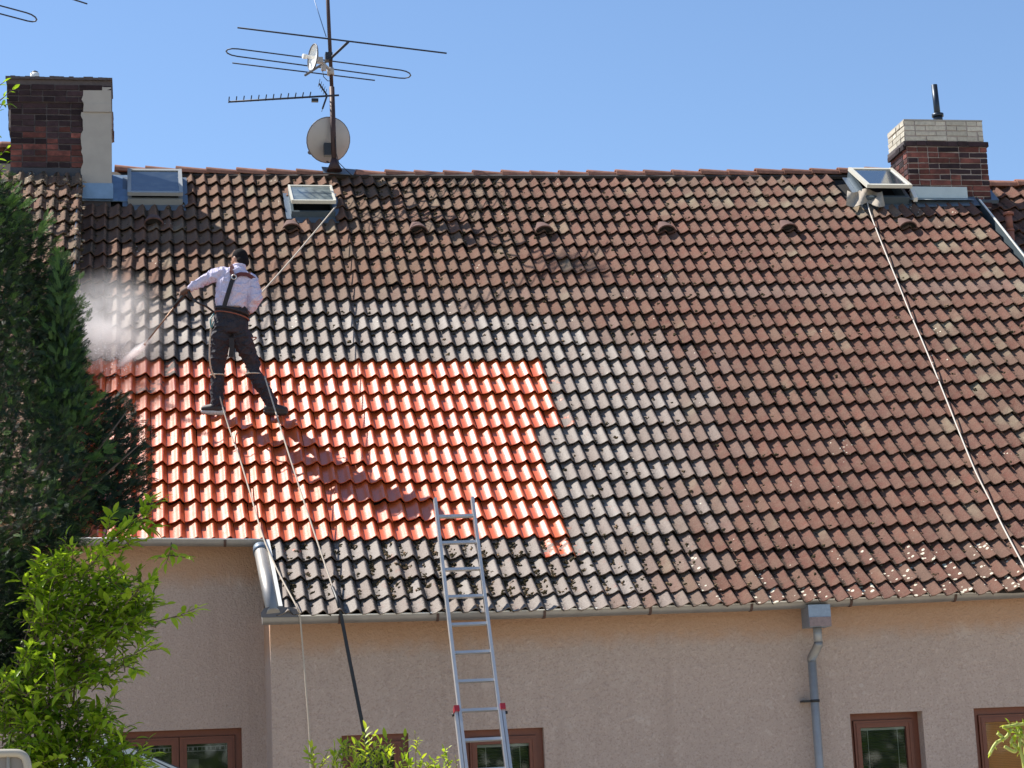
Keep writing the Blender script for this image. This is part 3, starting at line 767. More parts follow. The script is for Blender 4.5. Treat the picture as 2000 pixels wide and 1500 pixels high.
# ------------------------------------------------------------------ windows
M_BLINDW = simple('white_blind_rail', (.72, .70, .64), .6)
M_SLATD = simple('dark_blind_slat', (.03, .03, .032), .6)
M_SLATO = simple('orange_wood_blind', (.80, .36, .13), .7, 0, .12, 6)
M_LACE = simple('white_lace', (.6, .55, .55), .9)
def window(wd, Y, style, recess=.11, casements=1):
    x0, x1, z0, z1 = wd; wn = empty('window', ((x0 + x1) / 2, Y, z0), parent=house)
    y = Y + recess; fw = .062
    def fr(mb, a, b, c, d, w_, y0, dy):
        mb.aabb(a, b, y0, y0 + dy, d - w_, d); mb.aabb(a, b, y0, y0 + dy, c, c + w_); mb.aabb(a, a + w_, y0, y0 + dy, c + w_, d - w_); mb.aabb(b - w_, b, y0, y0 + dy, c + w_, d - w_)
    mb = MB(); fr(mb, x0, x1, z0, z1, fw, y, .08); mb.build('window_frame', M_BROWN, wn)
    ws = (x1 - x0 - 2 * fw) / casements
    for c in range(casements):
        a = x0 + fw + c * ws + .004; b = a + ws - .008; g0, g1 = z0 + fw + .004, z1 - fw - .004
        sb = MB(); fr(sb, a, b, g0, g1, .065, y - .022, .06); s = sb.build('sash', M_BROWN, wn)
        sb = MB(); fr(sb, a + .022, b - .022, g0 + .022, g1 - .022, .012, y - .030, .008); sb.build('sash_moulding', M_BROWN, s)
        pm = MB(); pm.add([(a + .06, y + .006, g0 + .06), (b - .06, y + .006, g0 + .06), (b - .06, y + .006, g1 - .06), (a + .06, y + .006, g1 - .06)], [(0, 1, 2, 3)]); pm.build('pane', M_GLASSC if style == 'orange' else M_GLASS, s)
        if style == 'cord':
            mb = MB(); mb.aabb(a + .065, b - .065, y + .010, y + .030, g1 - .090, g1 - .068); mb.build('blind_headrail', M_BLINDW, wn)
            for q in (.18, .82):
                xx = a + .06 + (b - a - .12) * q; mb = MB(); mb.aabb(xx - .002, xx + .002, y + .012, y + .016, g0, g1 - .09); mb.build('blind_cord', M_BLINDW, wn)
            mb = MB()
            for q in range(40):
                zz = g1 - .10 - q * .025
                if zz < g0 + .05: break
                mb.box(((a + b) / 2, y + .04, zz), b - a - .13, .022, .0015, Matrix.Rotation(.5, 3, 'X'))
            mb.build('blind_slats', M_SLATD, wn)
        if style == 'orange':
            mb = MB(); mb.aabb(a + .065, b - .065, y + .02, y + .045, g1 - .085, g1 - .066); mb.build('blind_headrail', M_SLATO, wn)
            mb = MB()
            for q in range(60):
                zz = g1 - .095 - q * .016
                if zz < g0 + .05: break
                mb.box(((a + b) / 2, y + .020, zz), b - a - .13, .003, .0145, Matrix.Rotation(.18, 3, 'X'))
            mb.build('blind_slats', M_SLATO, wn)
        if style == 'lace':
            mb = MB()
            for zz, hh in ((g1 - .085, .008), (g1 - .125, .006)): mb.aabb(a + .068, b - .068, y + .02, y + .023, zz - hh, zz)
            for q in range(9): xx = a + .08 + (b - a - .17) * q / 8; mb.aabb(xx - (.010 if q % 3 == 1 else .003), xx + (.010 if q % 3 == 1 else .003), y + .024, y + .027, g1 - .120, g1 - .092)
            mb.build('curtain_trim', M_LACE, wn)
            cm = MB(); cc = 12
            for q in range(cc):
                xx = a + .07 + (b - a - .3) * q / cc * .45; cm.aabb(xx, xx + .02, y + .05 + .012 * (q % 2), y + .056 + .012 * (q % 2), g0, g1 - .2)
            cm.build('curtain', simple('dim_curtain', (.30, .27, .26), .9), wn)
    mb = MB(); mb.aabb(x0 - .04, x1 + .04, Y - .05, y, z0 - .03, z0); mb.build('sill', M_ZINC, wn)
    return wn
w = window(W1, YL, 'lace', .10, 2); w['label'] = 'wide two-casement brown window with lace trim, left of the wall corner'
w = window(W2, YR, 'none', .05); w['label'] = 'brown window mostly hidden behind the leafy bush'
w = window(W3, YR, 'cord', .06); w['label'] = 'brown window with blind cords behind the ladder'
w = window(W4, YR, 'cord', .13); w['label'] = 'brown window with dark blind, first right of the downpipe'
w = window(W5, YR, 'orange', .08); w['label'] = 'brown window with an orange blind at the right edge'
# ------------------------------------------------------------------ skylights
def skylight(i0, i1, j0, j1, hgt, tilt, fm, sm, gm, label, rail=.045, srail=.045):
    c = RP((i0 + i1) / 2, j1, 0); sk = empty('skylight', c, parent=house); sk['label'] = label
    def R3(a, b, n): return RP(a, b, 0) * 1.0 + NV * n if False else O3 + XV * (a * TW) - SV * (b * H) + NV * (n + warp((i0 + i1) / 2, (j0 + j1) / 2))
    def bar(mb, a0, a1, b0, b1, n0, n1):
        V = [R3(a, b, n) for a in (a0, a1) for b in (b0, b1) for n in (n0, n1)]
        mb.add(V, [(0, 1, 3, 2), (4, 6, 7, 5), (0, 4, 5, 1), (2, 3, 7, 6), (0, 2, 6, 4), (1, 5, 7, 3)])
    ri, rj = rail / TW, rail / H
    mb = MB()
    bar(mb, i0, i0 + ri, j0, j1, -.09, hgt); bar(mb, i1 - ri, i1, j0, j1, -.09, hgt); bar(mb, i0 + ri, i1 - ri, j1 - rj, j1, -.09, hgt - .002); bar(mb, i0 + ri, i1 - ri, j0, j0 + rj, -.09, hgt - .002)
    mb.build('frame', fm, sk)
    mb = MB(); bar(mb, i0 - .25, i1 + .25, j1 + .005, j1 + .42, -.035, -.028); bar(mb, i0 - .42, i0 - .01, j0, j1 + .2, -.02, -.014); bar(mb, i1 + .01, i1 + .42, j0, j1 + .2, -.02, -.014)
    mb.build('flashing', M_LEAD, sk)
    mb = MB(); bar(mb, i0 + ri, i1 - ri, j0 + rj, j1 - rj, -.20, -.18); mb.build('shaft', M_DARK, sk)
    # sash hinged at the top, opened by tilt (radians)
    PV = R3(0, j0, hgt); ax = XV
    Rt = Matrix.Rotation(-tilt, 3, 'X')
    def tr(p): return PV + Rt @ (p - PV)
    def bar2(mb, a0, a1, b0, b1, n0, n1):
        V = [tr(R3(a, b, n)) for a in (a0, a1) for b in (b0, b1) for n in (n0, n1)]
        mb.add(V, [(0, 1, 3, 2), (4, 6, 7, 5), (0, 4, 5, 1), (2, 3, 7, 6), (0, 2, 6, 4), (1, 5, 7, 3)])
    sri, srj = srail / TW, srail * 1.1 / H
    a0, a1, b0, b1 = i0 - .02, i1 + .02, j0 - .02, j1 + .03
    mb = MB(); bar2(mb, a0, a0 + sri, b0, b1, hgt + .003, hgt + .05); bar2(mb, a1 - sri, a1, b0, b1, hgt + .003, hgt + .05)
    bar2(mb, a0 + sri, a1 - sri, b1 - srj, b1, hgt + .003, hgt + .047); bar2(mb, a0 + sri, a1 - sri, b0, b0 + srj, hgt + .003, hgt + .047)
    s = mb.build('sash', sm, sk)
    mb = MB(); mb.add([tr(R3(a, b, hgt + .035)) for a, b in ((a0 + sri, b0 + srj), (a0 + sri, b1 - srj), (a1 - sri, b1 - srj), (a1 - sri, b0 + srj))], [(0, 1, 2, 3)])
    mb.build('pane', gm, s)
    return sk
skylight(-5.2, -.85, 1.55, 3.75, .05, .06, M_FRAMEG, M_FRAMEG, M_SKYG1, 'grey-framed skylight beside the rendered chimney stack')
skylight(7.75, 11.3, 2.75, 4.6, .05, .16, M_FRAMED, M_CREAMF, M_SKYGD, 'pale-framed skylight with clouded glass, slightly open', .03, .026)
skylight(56.6, 60.6, 1.5, 3.75, .08, .16, M_FRAMED, M_CREAMF, M_SKYG, 'cream-framed skylight, open, beside the right chimney')

# ------------------------------------------------------------------ chimneys
def bricks(ch, face, x0, x1, z0, nrow, rowh, matf, Lb=.285, hb=.142, off=0, skip=None):
    """face(x, z, d) -> 3D point; bricks laid course by course, d is outward depth"""
    rr = random.Random(int(abs(x0) * 100) + nrow + int(z0 * 10))
    for r in range(nrow):
        z = z0 + r * rowh; x = x0; odd = (r + off) % 2
        first = True
        while x < x1 - .01:
            L = Lb if (rr.random() < .55) else hb
            if first and odd: L = hb
            first = False
            xe = min(x + L, x1)
            if x1 - xe < .05: xe = x1
            if not (skip and skip(x, xe, z)):
                gpx = .0075; d = .006 + rr.uniform(-.003, .005); jz = rr.uniform(-.002, .002)
                P = [face(a, b, dd) for a in (x + gpx, xe - gpx) for b in (z + gpx + jz, z + rowh - gpx + jz) for dd in (d, -.02)]
                P = [p + Vector((rr.uniform(-.004, .004), rr.uniform(-.002, .002), rr.uniform(-.0045, .0045))) for p in P]
                mb = MB(); mb.add(P, [(0, 1, 3, 2), (4, 6, 7, 5), (0, 4, 5, 1), (2, 3, 7, 6), (0, 2, 6, 4), (1, 5, 7, 3)])
                mb.build('brick', matf(r, (x + xe) / 2, rr), ch)
            x = xe
YC = 24.49
# left chimney
ch = empty('chimney', (-1.6, 24.8, 8.9), parent=house); ch['label'] = 'sooty red brick chimney with a grey rendered stack at its right side'
cx0, cx1, cx2 = AT(20, 250, YC).x, AT(160, 250, YC).x, AT(217, 250, YC).x
ztop = AT(120, 151, YC).z; z0 = AT(100, 330, YC).z; zrow = .0745
core = MB(); core.aabb(cx0 + .004, cx2 - .01, YC + .004, YC + .60, 8.3, ztop - .03); core.build('mortar_core', M_SOOTM, ch)
mb = MB(); mb.aabb(cx0 + .002, cx1 + .1, YC - .010, YC + .0035, z0 - .12, z0 + .012); mb.aabb(cx0 - .03, cx1, YC - .035, YC - .011, z0 - .14, z0 - .08); mb.build('base_flashing', simple('dark_lead', (.05, .052, .06), .7, .2, .3, 9), ch)
nr = int((ztop - .05 - z0) / zrow)
zb0 = z0 + .012
def fm(r, x, rr):
    p = .15 + .85 * sstep(3, 7, r); return M_BRICKD if rr.random() < p else M_BRICK
def faceF(x, z, d): return Vector((x, YC - d, z))
bricks(ch, faceF, cx0, cx1 + .02, zb0, nr - 3, zrow, fm)
bricks(ch, lambda x, z, d: Vector((x, YC - d - .028, z)), cx0 - .045, cx2 + .012, zb0 + (nr - 3) * zrow, 3, zrow, lambda r, x, rr: M_BRICKD, skip=lambda a, b, z: a > cx1 - .03 and z < zb0 + (nr - 1.6) * zrow)
mb = MB(); mb.aabb(cx0 - .04, cx2 + .008, YC - .024, YC + .62, zb0 + (nr - 3) * zrow, ztop - .02); mb.build('corbel', M_SOOTM, ch)
# right side of chimney above/below collar
for zz0, zz1, ex in ((AT(217, 250, YC).z, AT(217, 212, YC).z, .030),):
    bricks(ch, lambda x, z, d: Vector((cx2 + .02 + d, YC + x, z)), .03, .58, zz0, 3, zrow, lambda r, x, rr: M_BRICK)
    mb = MB(); mb.aabb(cx2 - .01, cx2 + .018, YC + .03, YC + .58, zz0, zz0 + 3 * zrow); mb.build('side_band', M_MORTAR, ch)
    bricks(ch, lambda x, z, d: Vector((cx0 - .02 - d, YC + x, z)), .03, .58, zz0, 3, zrow, lambda r, x, rr: M_BRICKD)
    mb = MB(); mb.aabb(cx0 - .018, cx0 + .003, YC + .03, YC + .58, zz0, zz0 + 3 * zrow); mb.build('side_band', M_MORTAR, ch)
mb = MB(); rr = random.Random(9)
for q in range(22):
    xa = cx0 - .055 + (cx2 + .02 - cx0 + .055) * q / 22; xb = xa + (cx2 + .02 - cx0 + .055) / 22
    mb.aabb(xa, xb - .001, YC - .05 - rr.uniform(0, .012), YC + .64, ztop - .045, ztop - .012 + rr.uniform(-.006, .010))
mb.build('cap_slab', M_SOOTM, ch)
mb = MB(); cpp = AT(68, 148, YC + .3); mb.tube([cpp - Vector((0, 0, .06)), cpp + Vector((0, 0, .03))], .055, 14); mb.build('flue_collar', M_WPLAST, ch)
mb = MB(); mb.tube([cpp + Vector((0, 0, .03)), cpp + Vector((0, 0, .05)), cpp + Vector((0, 0, .065))], [.045, .04, .01], 12); mb.build('flue_cap', M_BLACKP, ch)
# rendered stack with ragged left edge
mb = MB(); rx0 = AT(160, 250, YC).x; rx1 = cx2; rz0 = AT(190, 362, YC).z; rz1 = AT(190, 172, YC).z; zc0, zc1 = AT(190, 221, YC).z, AT(190, 205, YC).z
K = 26; rr = random.Random(4)
for za, zb_, dpt in ((rz0, zc0, .030), (zc0 + .001, zc1, .050), (zc1 + .001, rz1, .036)):
    kk = max(2, int((zb_ - za) / .045)); L = []
    for q in range(kk + 1): L.append((rx0 + rr.uniform(-.018, .018) + (.012 if dpt > .03 else 0), za + (zb_ - za) * q / kk))
    poly = [Vector((x, YC - dpt, z)) for x, z in L] + [Vector((rx1 + .004, YC - dpt, zb_)), Vector((rx1 + .004, YC - dpt, za))]
    mb.prism(poly, (0, .25 + dpt, 0))
mb.build('rendered_stack', M_STUCCO, ch)
mb = MB(); mb.aabb(rx0 - .005, rx1 + .02, YC - .05, YC + .1, AT(190, 390, YC).z, AT(190, 360, YC).z)
mb.prism([RP(-9.05, 3.72, -.01), RP(-6.0, 3.72, -.01), RP(-6.0, 3.3, .02), RP(-9.05, 3.3, .02)], NV * .012)
mb.prism([RP(-6.45, 3.6, -.03), RP(-4.95, 3.6, -.03), RP(-4.95, 1.3, -.03), RP(-6.45, 1.3, -.03)], NV * .012)
mb.build('chimney_flashing', simple('blue_zinc_flashing', (.20, .29, .40), .45, .5, .3, 10, .001), ch)

# right chimney
ch = empty('chimney', (9.9, 24.8, 8.9), parent=house); ch['label'] = 'red brick chimney topped with yellow brick and a dark flue pipe'
YD = 24.50; a0, a1 = AT(1773, 330, YD).x, AT(1931, 330, YD).x; DY = .60
zt = AT(1840, 236, YD).z; zy = AT(1840, 276, YD).z; zb_ = AT(1840, 401, YD).z - .05
mb = MB(); mb.aabb(a0 + .012, a1 - .012, YD + .006, YD + DY - .006, 8.2, zy - .001); mb.aabb(a0 + .004, a1 - .035, YD + .001, YD + DY, zy, zt - .006); mb.build('mortar_core', M_MORTAR, ch)
hrow = (zt - zy) / 4
FY = lambda x, z, d: Vector((x, YD - d, z)); SY = lambda y, z, d: Vector((a0 - d, y, z))
bricks(ch, FY, a0 + .0, a1 - .03, zy, 4, hrow, lambda r, x, rr: M_BRICKY); bricks(ch, SY, YD, YD + DY, zy, 4, hrow, lambda r, x, rr: M_BRICKY)
n2 = int((zy - zb_) / zrow) + 1; zs = zy - n2 * zrow
fm2 = lambda r, x, rr: M_BRICK if rr.random() < .62 else M_BRICKD
bricks(ch, FY, a0 + .008, a1, zs, n2 - 1, zrow, fm2); bricks(ch, lambda y, z, d: Vector((a0 + .008 - d, y, z)), YD, YD + DY, zs, n2 - 1, zrow, fm2)
bricks(ch, lambda x, z, d: Vector((a1 + d - .012, x, z)), YD + .0, YD + DY, zs, n2 - 1, zrow, fm2)
bricks(ch, lambda x, z, d: Vector((x, YD - d - .014, z)), a0 - .01, a1 + .025, zs + (n2 - 1) * zrow, 1, zrow, lambda r, x, rr: M_BRICKD)
bricks(ch, lambda y, z, d: Vector((a0 - .03 - d, y, z)), YD - .01, YD + DY, zs + (n2 - 1.6) * zrow, 1, zrow, lambda r, x, rr: M_BRICKD)
mb = MB(); mb.aabb(a0 - .028, a1 + .02, YD - .008, YD + DY, zs + (n2 - 1) * zrow + .003, zy - .003); mb.build('string_course_core', M_SOOTM, ch)
mb = MB(); mb.aabb(a0 - .002, a1 - .032, YD - .008, YD + DY, zt - .005, zt + .014); mb.build('cap_slab', M_STUCCO, ch)
fp = AT(1832, 232, YD + .3); zt2 = AT(1828, 166, YD + .3).z
mb = MB(); mb.tube([(fp.x, YD + .3, fp.z - .05), (fp.x - .012, YD + .3, zt2)], [.043, .040], 14); mb.build('flue_pipe', M_FLUE, ch)
mb = MB(); mb.tube([(fp.x, YD + .3, fp.z - .05), (fp.x, YD + .3, fp.z + .03)], .062, 14); mb.tube([(fp.x, YD + .3, fp.z + .028), (fp.x, YD + .3, fp.z + .065)], .078, 14); mb.build('flue_collar', M_FLUE, ch)
# flashing
M_FL2 = simple('pale_metal_flashing', (.48, .52, .50), .45, .35, .15, 10)
mb = MB(); fz = AT(1830, 396, YD - .02).z
mb.aabb(a0 + .0, AT(1888, 380, YD).x, YD - .03, YD - .012, AT(1830, 388, YD).z, AT(1830, 366, YD).z)
mb.add([(a0 - .02, YD - .012, AT(1830, 388, YD).z), (AT(1890, 380, YD).x, YD - .012, AT(1830, 388, YD).z), (AT(1895, 380, YD).x, YD - .16, fz + .0), (a0 - .06, YD - .16, fz)], [(0, 3, 2, 1)])
mb.build('front_flashing', M_FL2, ch)
mb = MB(); q0 = ON(1750, 331, .02); q1 = ON(1784, 394, .02)
mb.add([q0, q1, q1 + XV * .055, q0 + XV * .055, q0 + NV * .10, q1 + NV * .06, q1 + NV * .06 + XV * .05, q0 + NV * .10 + XV * .05], [(0, 1, 2, 3), (4, 7, 6, 5), (0, 4, 5, 1), (3, 2, 6, 7), (1, 5, 6, 2), (0, 3, 7, 4)])
mb.build('side_flashing', M_WHITEM, ch)
mb = MB(); mb.prism([RP(61.2, 4.1, -.03), RP(66.8, 4.1, -.03), RP(66.8, .9, -.03), RP(61.2, .9, -.03)], NV * .012); mb.build('back_gutter_sheet', M_LEAD, ch)
mb = MB(); mb.prism([RP(66.7, 3.5, -.1), RP(69.0, 3.5, -.1), RP(69.0, 2.2, -.1), RP(66.7, 2.2, -.1)], NV * .05); mb.build('step_flashing', M_LEAD, ch)

# ------------------------------------------------------------------ mast and aerials
YM = 25.0
mt = empty('antenna_mast', AT(652, 325, YM), 'rusty steel antenna mast standing on the ridge above the clouded skylight', 'antenna mast')
pb_, pm_, pt_ = AT(653, 326, YM), AT(648, 170, YM), AT(635, -110, YM)
mb = MB(); mb.tube([pb_, pm_], .034, 12); mb.tube([pm_ - Vector((0, 0, .03)), pt_], .024, 12); mb.build('mast_tube', M_MAST, mt)
mb = MB(); mb.tube([pb_ - Vector((0, 0, .05)), pb_ + Vector((0, 0, .05)), pb_ + Vector((0, 0, .10))], [.10, .055, .04], 14); mb.build('base_collar', M_MAST, mt)
mb = MB(); V = []
bi, bj = to_ij(pb_)
mb.prism([RP(bi - .9, RJ + .45, .06), RP(bi + 1.6, RJ + .5, .045), RP(bi + 1.9, RJ + .1, .060), RP(bi - 1.0, RJ + .05, .085)], NV * .008)
mb.build('lead_sheet', M_LEAD, mt)
mb = MB(); mb.tube([AT(654, 268, YM - .04), AT(657, 300, YM - .05), AT(662, 318, YM - .07), AT(676, 332, YM - .12), AT(690, 345, YM - .2)], .005, 6); mb.build('cable', M_CABLE, mt)
mb = MB(); mb.tube([AT(630, 138, YM - .05), AT(632, 150, YM - .07), AT(640, 158, YM - .06), AT(646, 158, YM - .04)], .005, 6); mb.build('cable', M_CABLE, mt)
mb = MB(); mb.tube([AT(612, -6, YM + .1), AT(637, 72, YM)], .006, 6); mb.build('guy_wire', simple('blue_wire', (.06, .14, .3), .5), mt)

zbm = AT(645, 112, YM).z
def Z(px, py, dz=0): p = ATZ(px, py, zbm); return Vector((p.x, p.y, zbm + dz))
fmx = empty('radio_aerial', Z(645, 112), 'large radio aerial with long rods and a folded loop high on the mast', 'aerial', 'television and radio aerials above the ridge')
mb = MB(); mb.tube([Z(464, 54), Z(872, 104)], .011, 8); mb.build('reflector_rod', M_STEELD, fmx)
lo = [Z(462, 96), Z(458, 100), Z(458, 106), Z(463, 110)]; r_ = []
def loop_pts(a, b, c, d, k=6):
    # a,b ends of the upper rod (left,right), c,d ends of the lower rod (right,left)
    pts = [a, b]; cen = (b + c) / 2; v = (b - c) / 2; w_ = (b - a).normalized() * v.length
    pts += [cen + v * math.cos(math.pi * q / k) + w_ * math.sin(math.pi * q / k) for q in range(1, k)] + [c, d]
    cen = (d + a) / 2; v = (d - a) / 2
    pts += [cen + v * math.cos(math.pi * q / k) - w_ * math.sin(math.pi * q / k) for q in range(1, k)]
    return pts
mb = MB(); mb.tube(loop_pts(Z(465, 95.5), Z(783, 137), Z(780, 152.5), Z(463, 110)), .009, 8, closed=True); mb.build('folded_dipole', M_STEELD, fmx)
mb = MB(); mb.tube([Z(454, 123), Z(732, 157)], .009, 8); mb.build('director_rod', M_STEELD, fmx)
mb = MB(); mb.tube([Z(680, 79, -.02), Z(645, 112, -.02), Z(596, 144, -.02)], .017, 8); mb.build('boom', M_STEELD, fmx)
mb = MB(); mb.box(Z(642, 112), .09, .12, .10); mb.build('mount_clamp', M_STEELD, fmx)

# UHF comb aerial
yg = empty('television_aerial', AT(546, 194, YM), 'comb-like television aerial pointing left from the mast', 'aerial', 'television and radio aerials above the ridge')
ya, yb = AT(446, 199, YM - .05), AT(662, 186, YM - .05)
mb = MB(); mb.tube([ya, yb], .013, 8); mb.build('boom', M_STEELD, yg)
for q in range(12):
    p = ya + (yb - ya) * (.005 + q * .0665); mb = MB(); mb.tube([p + Vector((0, -.13, .018)), p + Vector((0, .08, .018))], .0075, 6); mb.build('element_rod', M_STEELD, yg)
mb = MB(); mb.box(AT(615, 196, YM - .05), .085, .05, .04); mb.build('dipole_box', M_BLACKP, yg)
for (xa, ya_, xb, yb__) in ((623, 163, 638, 185), (630, 212, 638, 189)):
    p, q = AT(xa, ya_, YM - .12), AT(xb, yb__, YM - .05); mb = MB(); mb.tube([p, q], .012, 6)
    for k in range(5): c = p + (q - p) * (k * .22); mb.tube([c + Vector((0, -.16, 0)), c + Vector((0, .12, 0))], .004, 5)
    mb.build('reflector_wing', M_STEELD, yg)

ga = empty('grid_aerial', (1.72, YM, 12.0), 'grid television aerial near the top of the mast, above the picture', 'aerial', 'television and radio aerials above the ridge')
mb = MB()
for q in range(9): mb.tube([(1.45, YM - .08, 11.72 + q * .06), (2.05, YM + .02, 11.72 + q * .06)], .007, 5)
for q in range(4): mb.tube([(1.5 + q * .17, YM - .07, 11.70), (1.5 + q * .17, YM - .07, 12.22)], .010, 5)
mb.build('grid', M_STEELD, ga)
def dish(name, c, axis, r, depth, mf, parent=None, ry=1.0, rings=6, seg=28):
    axis = axis.normalized(); a = Vector((0, 0, 1)); a = (a - axis * a.dot(axis)).normalized(); b = axis.cross(a)
    V = []; F = []
    for side, off in ((0, 0), (1, -.006)):
        base = len(V); V.append(c + axis * (off - depth))
        for q in range(1, rings + 1):
            rr_ = r * q / rings
            for w_ in range(seg):
                an = 2 * math.pi * w_ / seg; V.append(c + a * math.cos(an) * rr_ * ry + b * math.sin(an) * rr_ + axis * (depth * ((q / rings) ** 2 - 1) + off))
        for w_ in range(seg): F.append((base, base + 1 + w_, base + 1 + (w_ + 1) % seg))
        for q in range(rings - 1):
            for w_ in range(seg): F.append((base + 1 + q * seg + w_, base + 1 + (q + 1) * seg + w_, base + 1 + (q + 1) * seg + (w_ + 1) % seg, base + 1 + q * seg + (w_ + 1) % seg))
    mb = MB(); mb.add(V, F, True); o = mb.build(name, mf, parent)
    mb = MB(); mb.tube([c + a * math.cos(2 * math.pi * w_ / seg) * r * ry + b * math.sin(2 * math.pi * w_ / seg) * r for w_ in range(seg)], .009, 6, closed=True); mb.build('rim', simple('rim_grey', (.10, .10, .12), .5), parent)
    return o
dc = AT(642, 271, YM + .12); dh = empty('satellite_dish', dc, 'large grey satellite dish seen from behind at the foot of the mast', 'satellite dish')
dax = Vector((-.30, 1, .42)); dish('reflector', dc + Vector((0, .05, 0)), dax, .288, .06, M_DISH, dh)
mb = MB(); mb.box(AT(641, 293, YM + .05), .11, .10, .16); mb.build('mount_plate', M_BLACKP, dh)
mb = MB(); mb.tube([dc + Vector((0, .1, -.28)), dc + Vector((-.2, .55, -.02))], .010, 8); mb.tube([dc + Vector((-.2, .53, -.02)), dc + Vector((-.18, .48, 0))], .03, 10); mb.build('feed_arm', M_STEELD, dh)
sc_ = AT(611, 112, YM - .12); sd = empty('microwave_dish', sc_, 'small white dish aimed left, halfway up the mast', 'antenna dish')
dish('reflector', sc_, Vector((-1, -.30, .05)), .17, .05, M_WPLAST, sd, rings=4, seg=20)
mb = MB(); mb.tube([sc_ + Vector((.02, 0, 0)), sc_ + Vector((-.11, -.03, .0))], .022, 10); mb.tube([sc_ + Vector((-.08, -.02, 0)), sc_ + Vector((-.13, -.035, 0))], .032, 10); mb.build('feed', M_WPLAST, sd)
mb = MB(); mb.box(AT(625, 118, YM - .1), .07, .07, .07); mb.box(AT(632, 133, YM - .06), .06, .06, .06); mb.tube([AT(620, 112, YM - .1), AT(645, 138, YM - .03)], .02, 8); mb.build('bracket', M_DISH, sd)
mb = MB(); mb.tube([AT(645, 133, YM), AT(646, 147, YM)], .045, 12); mb.build('mast_clamp', M_DISH, sd)

# aerial at the top left, on the neighbour's roof
zq = AT(30, 25, 25.2).z
def Q(px, py): p = ATZ(px, py, zq); return Vector((p.x, p.y, zq))
al = empty('radio_aerial', Q(-120, 0), 'second radio aerial on the neighbouring roof, cut off by the top left corner', 'aerial', 'television and radio aerials above the ridge')
mb = MB(); mb.tube(loop_pts(Q(-330, -78), Q(52, 25), Q(54, 41), Q(-330, -60)), .010, 8, closed=True); mb.build('folded_dipole', M_STEELD, al)
mb = MB(); mb.tube([Q(-200, -110), Q(170, 7.5)], .010, 8); mb.build('reflector_rod', M_STEELD, al)
mb = MB(); mb.tube([Q(-110, -100), Q(-160, 20)], .015, 8); mb.build('boom', M_STEELD, al)
pmx = Q(-135, -40); mb = MB(); mb.tube([pmx + Vector((0, 0, .3)), Vector((pmx.x, pmx.y, 9.4))], .03, 10); mb.build('mast_tube', M_MAST, al)

# ------------------------------------------------------------------ ladder
ld = empty('extension_ladder', (2.2, 17.3, 0), 'aluminium extension ladder with red end caps leaning on the gutter', 'ladder')
LT = AT(886, 974, 18.62)         # top centre
GB = AT(950, 1500, 17.55)        # centre at the lower picture edge
dL = (GB - LT).normalized(); tG = (0.02 - LT.z) / dL.z
LX = (XV - dL * XV.dot(dL)).normalized(); LNv = LX.cross(dL).normalized()
if LNv.y > 0: LNv = -LNv
RL = Matrix((LX, dL, LNv)).transposed()
def rail(mb, x, t0, t1, n, w_=.026, d_=.065):
    mb.box(LT + LX * x + dL * ((t0 + t1) / 2) + LNv * n, w_, t1 - t0, d_, RL)
tsplit = (AT(900, 1388, 17.75) - LT).dot(dL)
hwid = .172
for sx in (-1, 1):
    mb = MB(); rail(mb, sx * hwid, 0, tsplit + 1.2, 0); mb.build('upper_rail', M_ALU, ld)
    mb = MB(); rail(mb, sx * (hwid + .032), tsplit, tG, -.005); mb.build('lower_rail', M_ALU, ld)
    mb = MB(); mb.box(LT + LX * (sx * (hwid + .028)) + dL * (tsplit - .012) + LNv * .01, .044, .05, .08, RL); mb.build('red_cap', M_RED, ld)
    mb = MB(); mb.tube([LT + LX * (sx * (hwid + .05)) + dL * (tsplit + .03), LT + LX * (sx * (hwid + .068)) + dL * (tsplit + .03)], .014, 10); mb.build('locking_knob', M_BLACKP, ld)
    mb = MB(); mb.box(LT + LX * (sx * (hwid + .032)) + dL * (tG - .02), .035, .05, .08, RL); mb.build('rubber_foot', M_BLACKP, ld)
t = (AT(887, 1003, 18.5) - LT).dot(dL); k = 0
while t < tG - .1:
    mb = MB(); hw = hwid - .01 if t < tsplit + 1.2 else hwid + .02
    mb.box(LT + dL * t, 2 * hw, .026, .030, RL); mb.build('rung', M_ALU, ld); t += .2775

# ------------------------------------------------------------------ ropes and hoses
def bez(pts, n=10):
    P = [pts[0]] + pts + [pts[-1]]; out = []
    for a in range(1, len(P) - 2):
        for q in range(n):
            u = q / n; p0, p1, p2, p3 = P[a - 1], P[a], P[a + 1], P[a + 2]
            out.append(.5 * ((2 * p1) + (p2 - p0) * u + (2 * p0 - 5 * p1 + 4 * p2 - p3) * u * u + (3 * p1 - p0 - 3 * p2 + p3) * u ** 3))
    out.append(pts[-1]); return out
def rope(name, pts, r, mat, label, cat='rope', n=10):
    mb = MB(); mb.tube(bez(pts, n), r, 8); o = mb.build(name, mat); return props(o, label, cat, 'ropes and hoses on the roof')
rope('safety_rope', [ON(x, y, .022) for x, y in ((1694, 396), (1701, 420), (1722, 475), (1752, 548), (1775, 605), (1801, 665), (1826, 725), (1853, 792), (1880, 860), (1905, 920), (1930, 970), (1957, 1025), (1985, 1078), (2030, 1160))], .0085, M_ROPEW,
     'thick white rope hanging from the right skylight down the roof')
waist = AT(478, 608, 20.76)
rope('safety_rope', [ON(656, 403, .12), (ON(656, 403, .12) + waist) / 2 - Vector((0, 0, .02)), waist], .0085, M_ROPE, 'straight tan rope from the clouded skylight to the worker', n=8)
